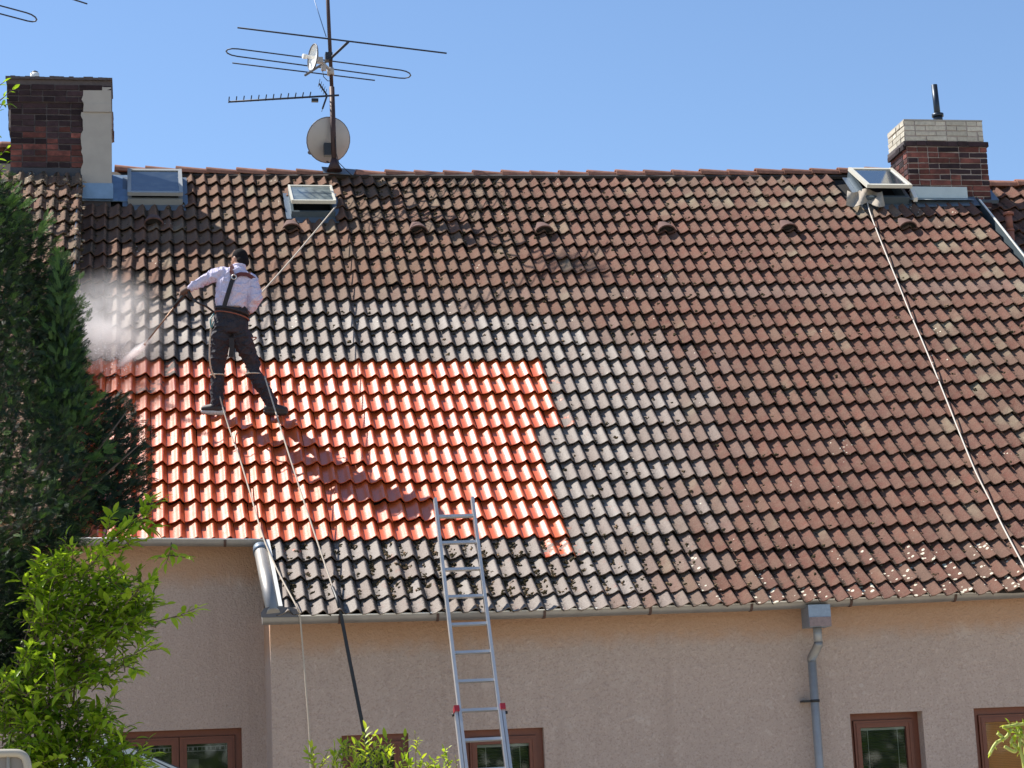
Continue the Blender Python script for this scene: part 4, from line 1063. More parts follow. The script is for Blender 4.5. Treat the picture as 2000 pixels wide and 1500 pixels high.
RA = [AT(423, 738, 20.80), AT(428, 770, 20.80), ON(447, 835, .05), ON(468, 895, .03), ON(492, 975, .02), ON(515, 1052, .04), ON(545, 1120, .05), ON(578, 1182, .06), AT(585, 1200, 18.20), AT(590, 1250, 18.2), AT(598, 1350, 18.15), AT(604, 1430, 18.12), AT(608, 1530, 18.1)]
rope('safety_rope', RA, .0072, M_ROPE, 'pale rope from the worker\'s left leg over the wall corner', n=8)
RB0, RB1 = AT(517, 735, 20.64), ON(650, 1148, .06)
RB = [RB0 + (RB1 - RB0) * (q / 6) - Vector((0, 0, .035)) * math.sin(math.pi * q / 6) for q in range(7)]
rope('safety_rope', RB, .0078, M_ROPE, 'pale rope from the worker\'s right leg joining the black hose', n=8)
RC = [RB1, ON(659, 1172, .07), AT(668, 1212, 18.20), AT(680, 1275, 18.15), AT(694, 1345, 18.1), AT(708, 1415, 18.05), AT(720, 1475, 18.0), AT(732, 1540, 17.95)]
rope('pressure_hose', RC, .017, M_HOSE, 'black pressure hose hanging over the gutter to the bush', 'hose', 8)

# rag under the right skylight
rg = MB(); V = []; F = []; na, nb = 14, 8
for b in range(nb + 1):
    for a in range(na + 1):
        u, v = a / na, b / nb
        P = ON(1655 + 68 * u + 8 * v * (u - .3), 372 + 28 * v + 4 * math.sin(u * 9), .045 + .03 * math.sin(u * 14 + v * 3) + .05 * (1 - v))
        V.append(P)
for b in range(nb):
    for a in range(na): q = b * (na + 1) + a; F.append((q, q + 1, q + na + 2, q + na + 1))
m_ = len(V); V += [v - NV * .006 for v in V]; F += [(m_ + f[3], m_ + f[2], m_ + f[1], m_ + f[0]) for f in F[:na * nb]]
rg.add(V, F, True); props(rg.build('rag', simple('crumpled_rag', (.36, .31, .25), .95, 0, .3, 20, .004)), 'crumpled beige rag under the rope at the right skylight', 'rag')
rg = None

# ------------------------------------------------------------------ the worker
def remeshed(name, mb, mat, parent, vox=.012, smooth=4, fold=0.):
    me = bpy.data.meshes.new(name + '_src'); me.from_pydata(mb.v, [], mb.f); me.update()
    o = bpy.data.objects.new(name + '_src', me); SC.collection.objects.link(o)
    md = o.modifiers.new('r', 'REMESH'); md.mode = 'VOXEL'; md.voxel_size = vox
    ms = o.modifiers.new('s', 'SMOOTH'); ms.factor = .5; ms.iterations = smooth
    dg = bpy.context.evaluated_depsgraph_get(); dg.update()
    nm = bpy.data.meshes.new_from_object(o.evaluated_get(dg)); bpy.data.objects.remove(o)
    if fold:
        nrm = [v.normal.copy() for v in nm.vertices]
        for v, n_ in zip(nm.vertices, nrm):
            p = v.co; q = Vector((p.x * 9 + p.z * 7, p.y * 9, p.z * 15 - p.x * 6)); a_ = 1 - abs(noise.noise(q)) * 2.2; b_ = noise.noise(p * 7)
            v.co = p + n_ * fold * max(-.05, .75 * a_ * a_ * a_ + .5 * b_ - .15)
    c = Vector(); cnt = len(nm.vertices)
    co = np.empty(cnt * 3, dtype=np.float32); nm.vertices.foreach_get('co', co); c = Vector(co.reshape(-1, 3).mean(0))
    nm.transform(Matrix.Translation(-c)); nm.polygons.foreach_set('use_smooth', [True] * len(nm.polygons)); nm.materials.clear(); nm.materials.append(mat); nm.name = name
    r = bpy.data.objects.new(name, nm); r.location = c; link(r, parent); WM[r.name] = Matrix.Translation(c); return r
def loft(mb, pts, rad, side, k=16):
    """pts centres, rad (a,b) half widths: a along side, b across"""
    m = len(pts); rings = []
    for q in range(m):
        t = (pts[min(q + 1, m - 1)] - pts[max(q - 1, 0)]).normalized()
        sd = (side - t * side.dot(t)).normalized(); fw = t.cross(sd); a, b = rad[q]
        rings += [pts[q] + sd * math.cos(2 * math.pi * w_ / k) * a + fw * math.sin(2 * math.pi * w_ / k) * b for w_ in range(k)]
    F = [(q * k + w_, q * k + (w_ + 1) % k, (q + 1) * k + (w_ + 1) % k, (q + 1) * k + w_) for q in range(m - 1) for w_ in range(k)]
    F += [tuple(range(k))[::-1], tuple((m - 1) * k + w_ for w_ in range(k))]
    mb.add(rings, F)
def limb(mb, pts, rs, k=14):
    pts = [Vector(p) for p in pts]
    d0 = (pts[0] - pts[1]).normalized(); d1 = (pts[-1] - pts[-2]).normalized()
    P = [pts[0] + d0 * rs[0] * .8, pts[0] + d0 * rs[0] * .45] + pts + [pts[-1] + d1 * rs[-1] * .45, pts[-1] + d1 * rs[-1] * .8]
    Rr = [rs[0] * .35, rs[0] * .85] + list(rs) + [rs[-1] * .85, rs[-1] * .35]
    mb.tube(P, Rr, k)
M_SKIN = simple('skin', (.42, .22, .14), .55); M_HAIR = simple('black_hair', (.010, .008, .009), .9, 0, .5, 60, .004, .15)
def shirt_mat():
    m, t, b = mat_new('pale_lilac_shirt')
    b.inputs['Base Color'].default_value = (.56, .51, .66, 1); b.inputs['Roughness'].default_value = .85
    mp = N(t, 'ShaderNodeMapping'); mp.inputs['Scale'].default_value = (1, 1, .45); mp.inputs['Rotation'].default_value = (0, .5, 0); t.links.new(pos(t), mp.inputs[0])
    wv = tnoise(t, 16, 3, .55, mp.outputs[0]); bump(t, wv, .9, .07, b); return m
M_SHIRT = shirt_mat()
M_TROU = simple('dark_work_trousers', (.022, .020, .029), .8, 0, .7, 13, .10)
M_GLOVE = simple('brown_work_glove', (.09, .045, .03), .8, 0, .3, 30)
M_BOOT = simple('dark_boot', (.03, .024, .022), .6); M_SOLE = simple('pale_sole', (.5, .5, .48), .7)
M_STRAP = simple('dark_red_webbing', (.10, .022, .022), .8); M_STRAPB = simple('black_webbing', (.015, .014, .018), .75)
M_STRAPO = simple('orange_seam', (.22, .07, .04), .8)
# joints
FL, FR = ON(424, 806, .02), ON(531, 806, .02)
aL, aR = FL + Vector((0, 0, .10)), FR + Vector((0, 0, .10))
kL, kR = AT(425, 722, 20.80), AT(494, 718, 20.80)
hL, hR = AT(433, 650, 20.68), AT(471, 652, 20.68)
pel = AT(452, 640, 20.66); wst = AT(453, 603, 20.63); chs = AT(459, 560, 20.63); ush = AT(462, 537, 20.64); nk = AT(466, 523, 20.66)
shL, shR = AT(434, 533, 20.63), AT(493, 547, 20.62)
elL, wrL = AT(401, 546, 20.68), AT(371, 563, 20.70)
elR, wrR = AT(500, 584, 20.56), AT(484, 612, 20.68)
hd = AT(468, 508, 20.72)
SIDE = (shR - shL).normalized(); HS = (hR - hL).normalized()
per = empty('person', (FL + FR) / 2, 'person in pale shirt, dark trousers and harness standing on the roof, spraying to the left', 'person')
def torso(mb, g=0.):
    loft(mb, [pel - Vector((0, 0, .05)), pel + Vector((0, 0, .02)), wst, chs, ush, nk - Vector((0, 0, .01)), nk + Vector((0, 0, .02))],
         [(.13 + g, .10 + g), (.155 + g, .115 + g), (.138 + g, .10 + g), (.165 + g, .115 + g), (.165 + g, .10 + g), (.07 + g, .065 + g), (.055 + g, .055 + g)], SIDE, 20)
body = MB(); torso(body)
limb(body, [shL, (shL + elL) / 2, elL, wrL], [.055, .046, .038, .028]); limb(body, [shR, (shR + elR) / 2, elR, wrR], [.055, .046, .038, .028])
limb(body, [hL, (hL + kL) / 2, kL, (kL * .6 + aL * .4), aL], [.085, .073, .055, .052, .035]); limb(body, [hR, (hR + kR) / 2, kR, (kR * .6 + aR * .4), aR], [.085, .073, .055, .052, .035])
limb(body, [nk - Vector((0, 0, .03)), nk + (hd - nk) * .5], [.055, .052])
# head: skull, jaw, nose, ears
FWD = Vector((-.62, .72, -.30)).normalized(); HU = Vector((-.03, .12, 1)).normalized(); HU = (HU - FWD * HU.dot(FWD)).normalized(); HR = FWD.cross(HU)
def ell(mb, c, rx, ry, rz, A=(None, None, None), k=14, m=9):
    X_, Y_, Z_ = A; V = []; F = []
    for a in range(m + 1):
        ph = math.pi * a / m
        for w_ in range(k):
            th_ = 2 * math.pi * w_ / k; V.append(c + X_ * (math.sin(ph) * math.cos(th_) * rx) + Y_ * (math.sin(ph) * math.sin(th_) * ry) + Z_ * (math.cos(ph) * rz))
    F = [(a * k + w_, a * k + (w_ + 1) % k, (a + 1) * k + (w_ + 1) % k, (a + 1) * k + w_) for a in range(m) for w_ in range(k)]
    mb.add(V, F)
AX = (HR, FWD, HU)
ell(body, hd + HU * .015, .072, .088, .092, AX); ell(body, hd - HU * .05 + FWD * .02, .055, .065, .06, AX); ell(body, hd - HU * .01 + FWD * .092, .012, .018, .02, AX)
for sg in (-1, 1): ell(body, hd + HR * sg * .076 - HU * .005 - FWD * .005, .010, .020, .032, AX, 10, 6); ell(body, hd + HR * sg * .03 + HU * .012 + FWD * .078, .014, .008, .01, AX, 8, 6)
# hands with five fingers closed on what they hold
def hand(mb, wr, pt, side, grip, s=1.):
    d = (pt - wr).normalized(); nn = d.cross(side).normalized(); pc_ = wr + d * .05
    limb(mb, [wr, wr + d * .045, wr + d * .085], [.026, .034, .034], 10)
    for q in range(4):
        b = wr + d * .09 + side * (.022 - q * .0155); L = (.036, .041, .038, .030)[q]
        p1 = b + d * L * .8 + grip * .012; p2 = p1 + grip * L * .75 + d * .004; p3 = p2 - d * .022 + grip * .006
        mb.tube([b - d * .02, b, p1, p2, p3], [.009, .0095, .0088, .008, .0065], 8)
    t0 = wr + d * .035 + side * .028; t1 = t0 + side * .022 + d * .02 + grip * .018; t2 = t1 + d * .022 + grip * .02
    mb.tube([t0, t1, t2], [.012, .011, .008], 8)
hpos = AT(357, 572, 20.72)
body_o = remeshed('body', body, M_SKIN, per, .010, 3)
gl_ = MB(); hand(gl_, wrL, hpos, Vector((.2, -.4, .9)).normalized(), Vector((.1, .9, -.4)).normalized())
limb(gl_, [wrL - (hpos - wrL).normalized() * .03, wrL + (hpos - wrL).normalized() * .02], [.034, .032]); remeshed('glove', gl_, M_GLOVE, per, .006, 1)
hr_ = MB(); rp = AT(474, 618, 20.76); hand(hr_, wrR, rp, Vector((0, 0, 1)), Vector((0, .9, -.3)).normalized()); remeshed('hand', hr_, M_SKIN, per, .006, 1)
# hair
h_ = MB(); ell(h_, hd + HU * .032 - FWD * .016, .080, .086, .085, AX); ell(h_, hd - FWD * .040 - HU * .035, .073, .058, .072, AX); remeshed('hair', h_, M_HAIR, per, .009, 1)
# shirt
s_ = MB()
loft(s_, [wst - Vector((0, 0, .0)), wst + Vector((0, 0, .05)), (wst + chs) / 2 + Vector((.0, 0, .02)), chs, ush, nk - Vector((0, 0, .02)), nk + Vector((0, 0, .012))],
     [(.150, .112), (.162, .125), (.178, .135), (.185, .135), (.180, .115), (.085, .08), (.068, .065)], SIDE, 22)
limb(s_, [shL + SIDE * .02, (shL + elL) / 2, elL, elL * .3 + wrL * .7, wrL], [.075, .066, .056, .044, .036]); limb(s_, [shR - SIDE * .02, (shR + elR) / 2, elR, elR * .3 + wrR * .7], [.075, .068, .060, .046])
remeshed('shirt', s_, M_SHIRT, per, .009, 2, .020)
cb = MB(); cl = [nk + Vector((math.cos(a * .5236) * .066, math.sin(a * .5236) * .062, .012 - .008 * math.sin(a * .5236))) for a in range(12)]; cb.tube(cl, .014, 8, closed=True); cb.build('collar', M_SHIRT, per)
# trousers
t_ = MB(); loft(t_, [pel - Vector((0, 0, .07)), pel, pel + Vector((0, 0, .08)), wst + Vector((0, 0, .02))], [(.14, .115), (.175, .135), (.165, .125), (.152, .116)], HS, 22)
limb(t_, [hL + Vector((0, 0, -.02)), (hL + kL) / 2, kL + Vector((0, 0, .03)), kL - Vector((0, 0, .05)), (kL * .35 + aL * .65), aL - Vector((0, 0, .02))], [.105, .090, .074, .070, .068, .062])
limb(t_, [hR + Vector((0, 0, -.02)), (hR + kR) / 2, kR + Vector((0, 0, .03)), kR - Vector((0, 0, .05)), (kR * .35 + aR * .65), aR - Vector((0, 0, .02))], [.105, .090, .074, .070, .068, .062])
remeshed('trousers', t_, M_TROU, per, .009, 2, .022)
# boots, toes splayed outward along the tile rows
for F_, tx, nm_ in ((FL, Vector((-.85, .35, .10)), 0), (FR, Vector((.75, -.25, -.1)), 1)):
    tx = tx.normalized(); b_ = MB()
    limb(b_, [F_ + Vector((0, 0, .13)), F_ + Vector((0, 0, .06))], [.052, .052]); limb(b_, [F_ + Vector((0, 0, .04)) - tx * .05, F_ + Vector((0, 0, .045)) + tx * .05, F_ + Vector((0, 0, .035)) + tx * .14], [.044, .048, .038])
    remeshed('boot', b_, M_BOOT, per, .008, 1)
    b_ = MB(); limb(b_, [F_ + Vector((0, 0, .008)) - tx * .06, F_ + Vector((0, 0, .008)) + tx * .04, F_ + Vector((0, 0, .010)) + tx * .145], [.034, .038, .032], 10)
    for q in range(len(b_.v)): pass
    b_.build('boot_sole', M_SOLE if nm_ == 0 else M_BOOT, per)
# harness
def ribbon(mb, pts, wd_, nrm, th=.006):
    for p, q in zip(pts[:-1], pts[1:]):
        d = q - p; y_ = d.normalized(); z_ = (nrm - y_ * nrm.dot(y_)).normalized(); x_ = y_.cross(z_)
        mb.box((p + q) / 2, wd_, d.length * 1.06, th, Matrix((x_, y_, z_)).transposed())
BK = Vector((0, -1, .1)).normalized()
def bk(px, py, Y): return AT(px, py, Y)
ha = MB(); ribbon(ha, [bk(438, 598, 20.485), bk(446, 572, 20.47), bk(452, 552, 20.475), bk(457, 540, 20.485)], .045, BK); ha.build('harness_back_strap', M_STRAPB, per)
ha = MB(); ribbon(ha, [bk(456, 540, 20.485), bk(452, 530, 20.515), bk(453, 521, 20.56), bk(456, 517, 20.63)], .04, BK); ribbon(ha, [bk(457, 540, 20.485), bk(470, 535, 20.495), bk(484, 536, 20.52), bk(497, 545, 20.56)], .04, BK); ha.build('harness_shoulder_strap', M_STRAP, per)
ha = MB(); rc = bk(457, 541, 20.475); ha.tube([rc + Vector((math.cos(a * .5236) * .024, 0, math.sin(a * .5236) * .024)) for a in range(12)], .006, 6, closed=True); ha.build('harness_ring', M_ALU, per)
wb = MB(); wl = [wst + Vector((0, 0, -.03)) + SIDE * math.cos(a * .3491) * .168 + Vector((0, 1, 0)) * math.sin(a * .3491) * .132 for a in range(18)]
wb.tube(wl, .016, 6, closed=True); wb.build('waist_belt', M_STRAPB, per)
wb = MB(); wl = [wst + Vector((0, 0, -.075)) + SIDE * math.cos(a * .3491) * .172 + Vector((0, 1, 0)) * math.sin(a * .3491) * .140 for a in range(18)]
wb.tube(wl, .007, 6, closed=True); wb.build('belt_seam', M_STRAPO, per)
def leg_loop(c, r, ax, mat, rt=.007, nm_='leg_strap'):
    a = ax.normalized(); u = Vector((1, 0, 0)); u = (u - a * u.dot(a)).normalized(); v = a.cross(u)
    mb = MB(); mb.tube([c + (u * math.cos(q * .4488) + v * math.sin(q * .4488)) * r for q in range(14)], rt, 6, closed=True); mb.build(nm_, mat, per)
leg_loop((hL + kL) / 2 + Vector((0, 0, .10)), .103, Vector((.35, 0, 1)), M_STRAPO); leg_loop((hR + kR) / 2 + Vector((0, 0, .10)), .103, Vector((-.35, 0, 1)), M_STRAPO)
leg_loop(kL - Vector((0, 0, .06)), .078, Vector((0, 0, 1)), M_ROPE, .008, 'knee_strap'); leg_loop(kR - Vector((0, 0, .07)), .078, Vector((0, 0, 1)), M_ROPE, .008, 'knee_strap')
tb = MB(); tb.tube(bez([AT(414, 622, 20.50), AT(411, 650, 20.52), AT(409, 690, 20.58), AT(412, 720, 20.66), AT(420, 738, 20.73)], 5), .009, 6); tb.build('strap_tail', M_ROPE, per)
tb = MB(); tb.tube(bez([AT(418, 612, 20.54), AT(411, 625, 20.50), AT(413, 640, 20.50), AT(417, 628, 20.52)], 4), .008, 6); tb.build('carabiner_loop', simple('teal_loop', (.08, .20, .20), .5), per)
tb = MB(); ribbon(tb, [AT(452, 660, 20.53), AT(453, 680, 20.55), AT(451, 697, 20.57)], .05, BK); tb.build('seat_strap_tail', M_STRAPB, per)

# lance
ln = empty('pressure_washer_lance', hpos, 'thin pressure washer lance held in the worker\'s left glove', 'lance')
noz = AT(283, 672, 20.93); l0 = AT(352, 585, 20.74); l1 = AT(366, 566, 20.70)
mb = MB(); mb.tube([l0, noz], .0075, 8); mb.build('lance_tube', simple('brass_tube', (.22, .13, .08), .45, .6), ln)
mb = MB(); mb.tube([l1 + (l1 - l0) * .5, l0 + (noz - l0) * .18], .017, 10); mb.build('grip', M_BLACKP, ln)
mb = MB(); mb.tube([l1, l1 + Vector((.05, -.01, -.10))], .016, 8); mb.tube([l1 + Vector((-.05, 0, -.02)), l1 + Vector((.0, 0, -.08))], .005, 6); mb.build('trigger_handle', M_BLACKP, ln)
mb = MB(); mb.tube([noz + (l0 - noz) * .03, noz - (l0 - noz) * .02], .014, 10); mb.build('nozzle', simple('orange_brown_nozzle', (.30, .13, .06), .5), ln)
mb = MB(); mb.tube(bez([l1 + Vector((.05, -.01, -.10)), AT(388, 592, 20.66), AT(405, 600, 20.72), AT(430, 620, 20.80)], 6), .011, 8); mb.build('feed_hose', M_HOSE, ln)

# spray: jet and drifting mist (volumes)
def mist(name, c, rad, dens, rot, label, nscale=1.5, aniso=.35, thr=.36, gain=2.4):
    bm = bmesh.new(); bmesh.ops.create_icosphere(bm, subdivisions=3, radius=1); me = bpy.data.meshes.new(name); bm.to_mesh(me); bm.free()
    m = bpy.data.materials.new(name); m.use_nodes = True; t = m.node_tree; t.nodes.remove(t.nodes['Principled BSDF']); out = t.nodes['Material Output']
    tc = N(t, 'ShaderNodeTexCoord'); ln_ = N(t, 'ShaderNodeVectorMath', operation='LENGTH'); t.links.new(tc.outputs['Object'], ln_.inputs[0])
    fall = math_(t, 'SUBTRACT', 1.0, ln_.outputs['Value'], True); fall = math_(t, 'MULTIPLY', fall, fall)
    nn = tnoise(t, nscale, 4, .6, tc.outputs['Object']); nn = math_(t, 'MULTIPLY', math_(t, 'SUBTRACT', nn, thr), gain * 2, True)
    v = N(t, 'ShaderNodeVolumePrincipled'); v.inputs['Color'].default_value = (.97, .93, .91, 1); v.inputs['Anisotropy'].default_value = aniso
    t.links.new(math_(t, 'MULTIPLY', math_(t, 'MULTIPLY', fall, nn), dens), v.inputs['Density']); t.links.new(v.outputs[0], out.inputs['Volume'])
    me.materials.append(m); o = bpy.data.objects.new(name, me); SC.collection.objects.link(o)
    o.matrix_world = Matrix.Translation(c) @ rot.to_4x4() @ Matrix.Diagonal((*rad, 1)); o['kind'] = 'stuff'; props(o, label, 'mist'); return o
c1 = ON(204, 630, .26)
mist('water_mist', c1, (.80, 1.12, .44), 4.6, Matrix.Rotation(.35, 3, 'Y') @ ROOF_R, 'pale cloud of spray drifting over the left edge of the roof')
jd = (ON(236, 712, .03) - noz); jm = (noz + ON(236, 712, .03)) / 2
yv = jd.normalized(); xv = yv.cross(Vector((0, 0, 1))).normalized(); zv = xv.cross(yv)
mist('water_jet', jm, (.055, jd.length * .85, .055), 70, Matrix((xv, yv, zv)).transposed(), 'white water jet from the lance nozzle to the tiles', 1.5, .3, .1, 2)

dr = random.Random(8); Vs = []; Fs = []; b = 0; imp = ON(236, 712, .03)
for q in range(900):
    u = dr.random()
    if dr.random() < .45: P = noz + (imp - noz) * u + Vector((dr.gauss(0, 1), dr.gauss(0, 1), dr.gauss(0, 1))) * (.012 + .045 * u)
    else:
        a = dr.uniform(2.2, 5.2); r_ = abs(dr.gauss(0, .32)); P = imp + XV * math.cos(a) * r_ - SV * math.sin(a) * r_ * .9 * -1 + NV * abs(dr.gauss(0, .14))
        P = imp + XV * (-abs(dr.gauss(0, .30)) + .06) + SV * dr.gauss(.05, .22) + NV * abs(dr.gauss(.04, .12))
    rr_ = dr.uniform(.0022, .0055); Vs.append(IV * rr_ + np.array(P)); Fs.append(IF + b); b += len(IV)
o = np_mesh('water_droplets', np.concatenate(Vs), np.concatenate(Fs), simple('water_drop', (.85, .85, .85), .15, 0, spec=1.0)); props(o, 'fine water droplets spraying from the lance nozzle', 'droplets', kind='stuff')

# ------------------------------------------------------------------ vegetation
def leaf_shape(L=1., Wd=.26, fold=.35, curl=.25, seg=4):
    """pointed leaf along +x, folded along the midrib"""
    V = []; F = []
    for q in range(seg + 1):
        u = q / seg; wd = Wd * math.sin(math.pi * min(1, u * .92 + .05)) ** .8 * (1 - .15 * u); z = -curl * u * u
        if q == seg: wd = 0.002
        V += [(u * L, -wd / 1, z + wd * fold), (u * L, 0, z), (u * L, wd / 1, z + wd * fold)]
    for q in range(seg):
        b = q * 3; F += [(b, b + 1, b + 4, b + 3), (b + 1, b + 2, b + 5, b + 4)]
    return np.array(V), np.array(F)
LSH = [leaf_shape(1, .195, .4, c) for c in (.05, .2, .4)]
def frame(d, up):
    d = d.normalized(); y_ = up.cross(d)
    if y_.length < 1e-4: y_ = Vector((1, 0, 0)).cross(d)
    y_.normalize(); z_ = d.cross(y_); return np.array(Matrix((d, y_, z_)).transposed())
class Foliage:
    def __init__(s): s.leaves = []; s.twigs = MB()
    def sprig(s, P, d, L, nl, ls, rr, bend=.3, up=Vector((0, 0, 1)), r=.004, tint=None):
        d = d.normalized(); cur = Vector(P); pts = [cur.copy()]; k = 5
        for q in range(k):
            d = (d + Vector((rr.gauss(0, .08), rr.gauss(0, .08), bend / k * .6 + rr.gauss(0, .05)))).normalized(); cur = cur + d * (L / k); pts.append(cur.copy())
        s.twigs.tube(pts, [r * (1 - .13 * q) for q in range(k + 1)], 5)
        for q in range(nl):
            u = (q + .6) / nl * k; a = min(int(u), k - 1); p = pts[a] + (pts[a + 1] - pts[a]) * (u - a); t = (pts[a + 1] - pts[a]).normalized()
            sd = t.cross(up); sd = sd.normalized() if sd.length > .01 else Vector((1, 0, 0)); sg = 1 if q % 2 else -1
            roll = rr.uniform(-.9, .9); sd = Quaternion(t, roll) @ sd
            ld_ = (t * rr.uniform(.45, .9) + sd * sg * rr.uniform(.6, 1.) + Vector((0, 0, rr.uniform(-.25, .35)))).normalized()
            if q >= nl - 1: ld_ = t
            s.leaves.append((p, ld_, ls * rr.uniform(.45, 1.2), rr.random() if tint is None else max(0, min(1, rr.gauss(tint, .25))), rr.randrange(3), rr.uniform(-.6, .6)))
    def build(s, parent, mat, nparts=300, nm='foliage', twm=None):
        L = sorted(s.leaves, key=lambda q: (not in_view(q[0]), -q[2] / cam_dist(q[0]))) if nparts else s.leaves
        # the ones picked as parts: well spread, in view
        view = [q for q in L if in_view(q[0])]
        sel = set(id(q) for q in view[:nparts])
        lm = []
        for (V, F) in LSH:
            me = bpy.data.meshes.new('leaf'); me.from_pydata([tuple(v) for v in V], [], [tuple(f) for f in F]); me.polygons.foreach_set('use_smooth', [True] * len(F)); zero_attr(me); me.materials.append(mat); lm.append(me)
        Vs = []; Fs = []; At = []; b = 0
        for q in s.leaves:
            P, d, sc, tn, vk, rl = q
            R_ = frame(d, Vector((math.sin(rl), math.sin(rl * 2) * .4, math.cos(rl))))
            if id(q) in sel:
                o = bpy.data.objects.new('leaf', lm[vk]); M = Matrix.Translation(P) @ Matrix(R_.tolist()).to_4x4() @ Matrix.Scale(sc, 4)
                link(o, parent); o.matrix_basis = M; o.color = (tn, 0, 0, 1)
            else:
                V, F = LSH[vk]; Vs.append((V * sc) @ R_.T + np.array(P)); Fs.append(F + b); b += len(V); At.append(np.tile([tn, 0, 0, 0], (len(V), 1)))
        if Vs:
            o = np_mesh(nm, np.concatenate(Vs), np.concatenate(Fs), mat, parent, [True] * sum(len(f) for f in Fs), np.concatenate(At)); o.color = (0, 0, 0, 1); props(o, kind='stuff')
        if s.twigs.v: s.twigs.build('twigs', twm or M_TWIG, parent)
def inpoly(x, y, poly):
    c = False; n = len(poly); q = n - 1
    for k in range(n):
        xa, ya = poly[k]; xb, yb = poly[q]
        if (ya > y) != (yb > y) and x < (xb - xa) * (y - ya) / (yb - ya) + xa: c = not c
        q = k
    return c
# leafy shrub, bottom left
rl = random.Random(31); YS = 14.2
fo = Foliage()
POLY = [(70, 1110), (110, 1085), (175, 1100), (215, 1118), (255, 1150), (300, 1160), (305, 1185), (300, 1215), (270, 1240), (250, 1275), (245, 1310), (215, 1335), (165, 1345), (150, 1360), (165, 1390), (215, 1405), (228, 1430), (200, 1455), (235, 1470), (285, 1495), (290, 1540), (-20, 1540), (0, 1330), (45, 1290), (65, 1220), (60, 1150)]
cnt = 0
while cnt < 600:
    x, y = rl.uniform(-20, 305), rl.uniform(1085, 1540)
    if not inpoly(x, y, POLY): continue
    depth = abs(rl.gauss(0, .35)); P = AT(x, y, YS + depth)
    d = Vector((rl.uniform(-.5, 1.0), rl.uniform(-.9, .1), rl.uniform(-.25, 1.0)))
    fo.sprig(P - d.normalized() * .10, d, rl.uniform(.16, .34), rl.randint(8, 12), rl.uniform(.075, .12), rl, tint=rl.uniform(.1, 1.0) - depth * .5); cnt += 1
for (xa, ya, xb, yb, L_, n_) in ((185, 1095, 250, 1010, .5, 14), (235, 1040, 325, 970, .45, 16), (225, 1065, 300, 1000, .4, 14), (215, 1085, 245, 1045, .3, 12), (250, 1030, 310, 1035, .3, 12), (190, 1085, 205, 1050, .25, 10),
                                 (300, 1216, 392, 1192, .34, 15), (230, 1290, 312, 1255, .34, 16), (235, 1160, 300, 1145, .3, 12), (225, 1140, 245, 1115, .2, 9), (335, 1060, 332, 1103, .1, 8), (325, 1085, 368, 1092, .14, 9), (340, 1085, 300, 1095, .12, 7),
                                 (240, 1300, 290, 1310, .2, 9), (205, 1400, 232, 1420, .2, 12), (255, 1470, 285, 1500, .2, 10), (190, 1075, 260, 1030, .3, 14), (200, 1060, 230, 1000, .3, 14), (230, 1075, 280, 1050, .3, 12), (260, 1010, 300, 975, .3, 12), (180, 1100, 230, 1075, .3, 12), (245, 1180, 300, 1120, .3, 12), (210, 1130, 240, 1100, .2, 10), (110, 1330, 105, 1290, .2, 9), (50, 1360, 75, 1330, .2, 9)):
    A_, B_ = AT(xa, ya, YS - .05), AT(xb, yb, YS - .15); L_ = (B_ - A_).length
    fo.sprig(A_, B_ - A_, L_, n_, .10, rl, bend=.1, r=.005, tint=.85)
    if L_ > .2: fo.sprig(A_ + (B_ - A_) * .4, (B_ - A_) + Vector((rl.uniform(-.1, .1), -.1, rl.uniform(-.15, .1))), L_ * .5, 8, .09, rl, tint=.8)
shr = empty('leafy_shrub', (AT(80, 1400, YS).x, YS + .3, 0), 'bright green leafy shrub at the lower left in front of the wall', 'shrub')
for q in range(6):
    bx = AT(20 + q * 20, 1480, YS + .3); fo.twigs.tube([(AT(80, 1400, YS).x + (q - 2.5) * .05, YS + .3, 0), Vector((bx.x, YS + .3, 1.2)), AT(20 + q * 26, 1340 - q * 12, YS + .25), AT(70 + q * 30, 1180 - q * 8, YS + .1)], [.016, .011, .007, .003], 6)
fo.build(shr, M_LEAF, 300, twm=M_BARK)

# low bush bottom centre
fo = Foliage(); YB = 13.0
for q in range(95):
    x = rl.uniform(610, 885); top = 1478 - 12 * math.sin((x - 610) / 275 * math.pi) ** 2 * (1.6 if 640 < x < 780 else 1) ; top = 1470 if 650 < x < 800 else 1486
    P = AT(x, rl.uniform(top + 6, 1560), YB + abs(rl.gauss(0, .25)))
    fo.sprig(P, Vector((rl.uniform(-.6, .6), rl.uniform(-.6, .2), 1)), rl.uniform(.08, .15), 8, rl.uniform(.045, .065), rl, tint=rl.uniform(.2, .9))
for (xa, ya, xb, yb, n_, s_l) in ((717, 1490, 700, 1425, 12, .06), (712, 1470, 735, 1432, 7, .06), (812, 1500, 815, 1428, 4, .035), (812, 1470, 818, 1440, 8, .05), (612, 1520, 607, 1468, 5, .05), (830, 1500, 880, 1465, 12, .05), (890, 1520, 895, 1478, 8, .03), (625, 1500, 640, 1480, 10, .045), (760, 1490, 770, 1460, 9, .05), (700, 1480, 690, 1455, 8, .05)):
    A_, B_ = AT(xa, ya, YB - .1), AT(xb, yb, YB - .15); fo.sprig(A_, B_ - A_, (B_ - A_).length, n_, s_l, rl, bend=.05, tint=.9, r=.004)
bsh = empty('young_bush', (AT(750, 1480, YB).x, YB, 0), 'yellow-green young bush at the bottom in front of a brown window', 'bush')
for q in range(5): fo.twigs.tube([(AT(750, 1480, YB).x + (q - 2) * .04, YB, 0), AT(660 + q * 45, 1540, YB), AT(650 + q * 50, 1495, YB - .05)], [.014, .009, .004], 5)
fo.build(bsh, M_LEAFY, 300)
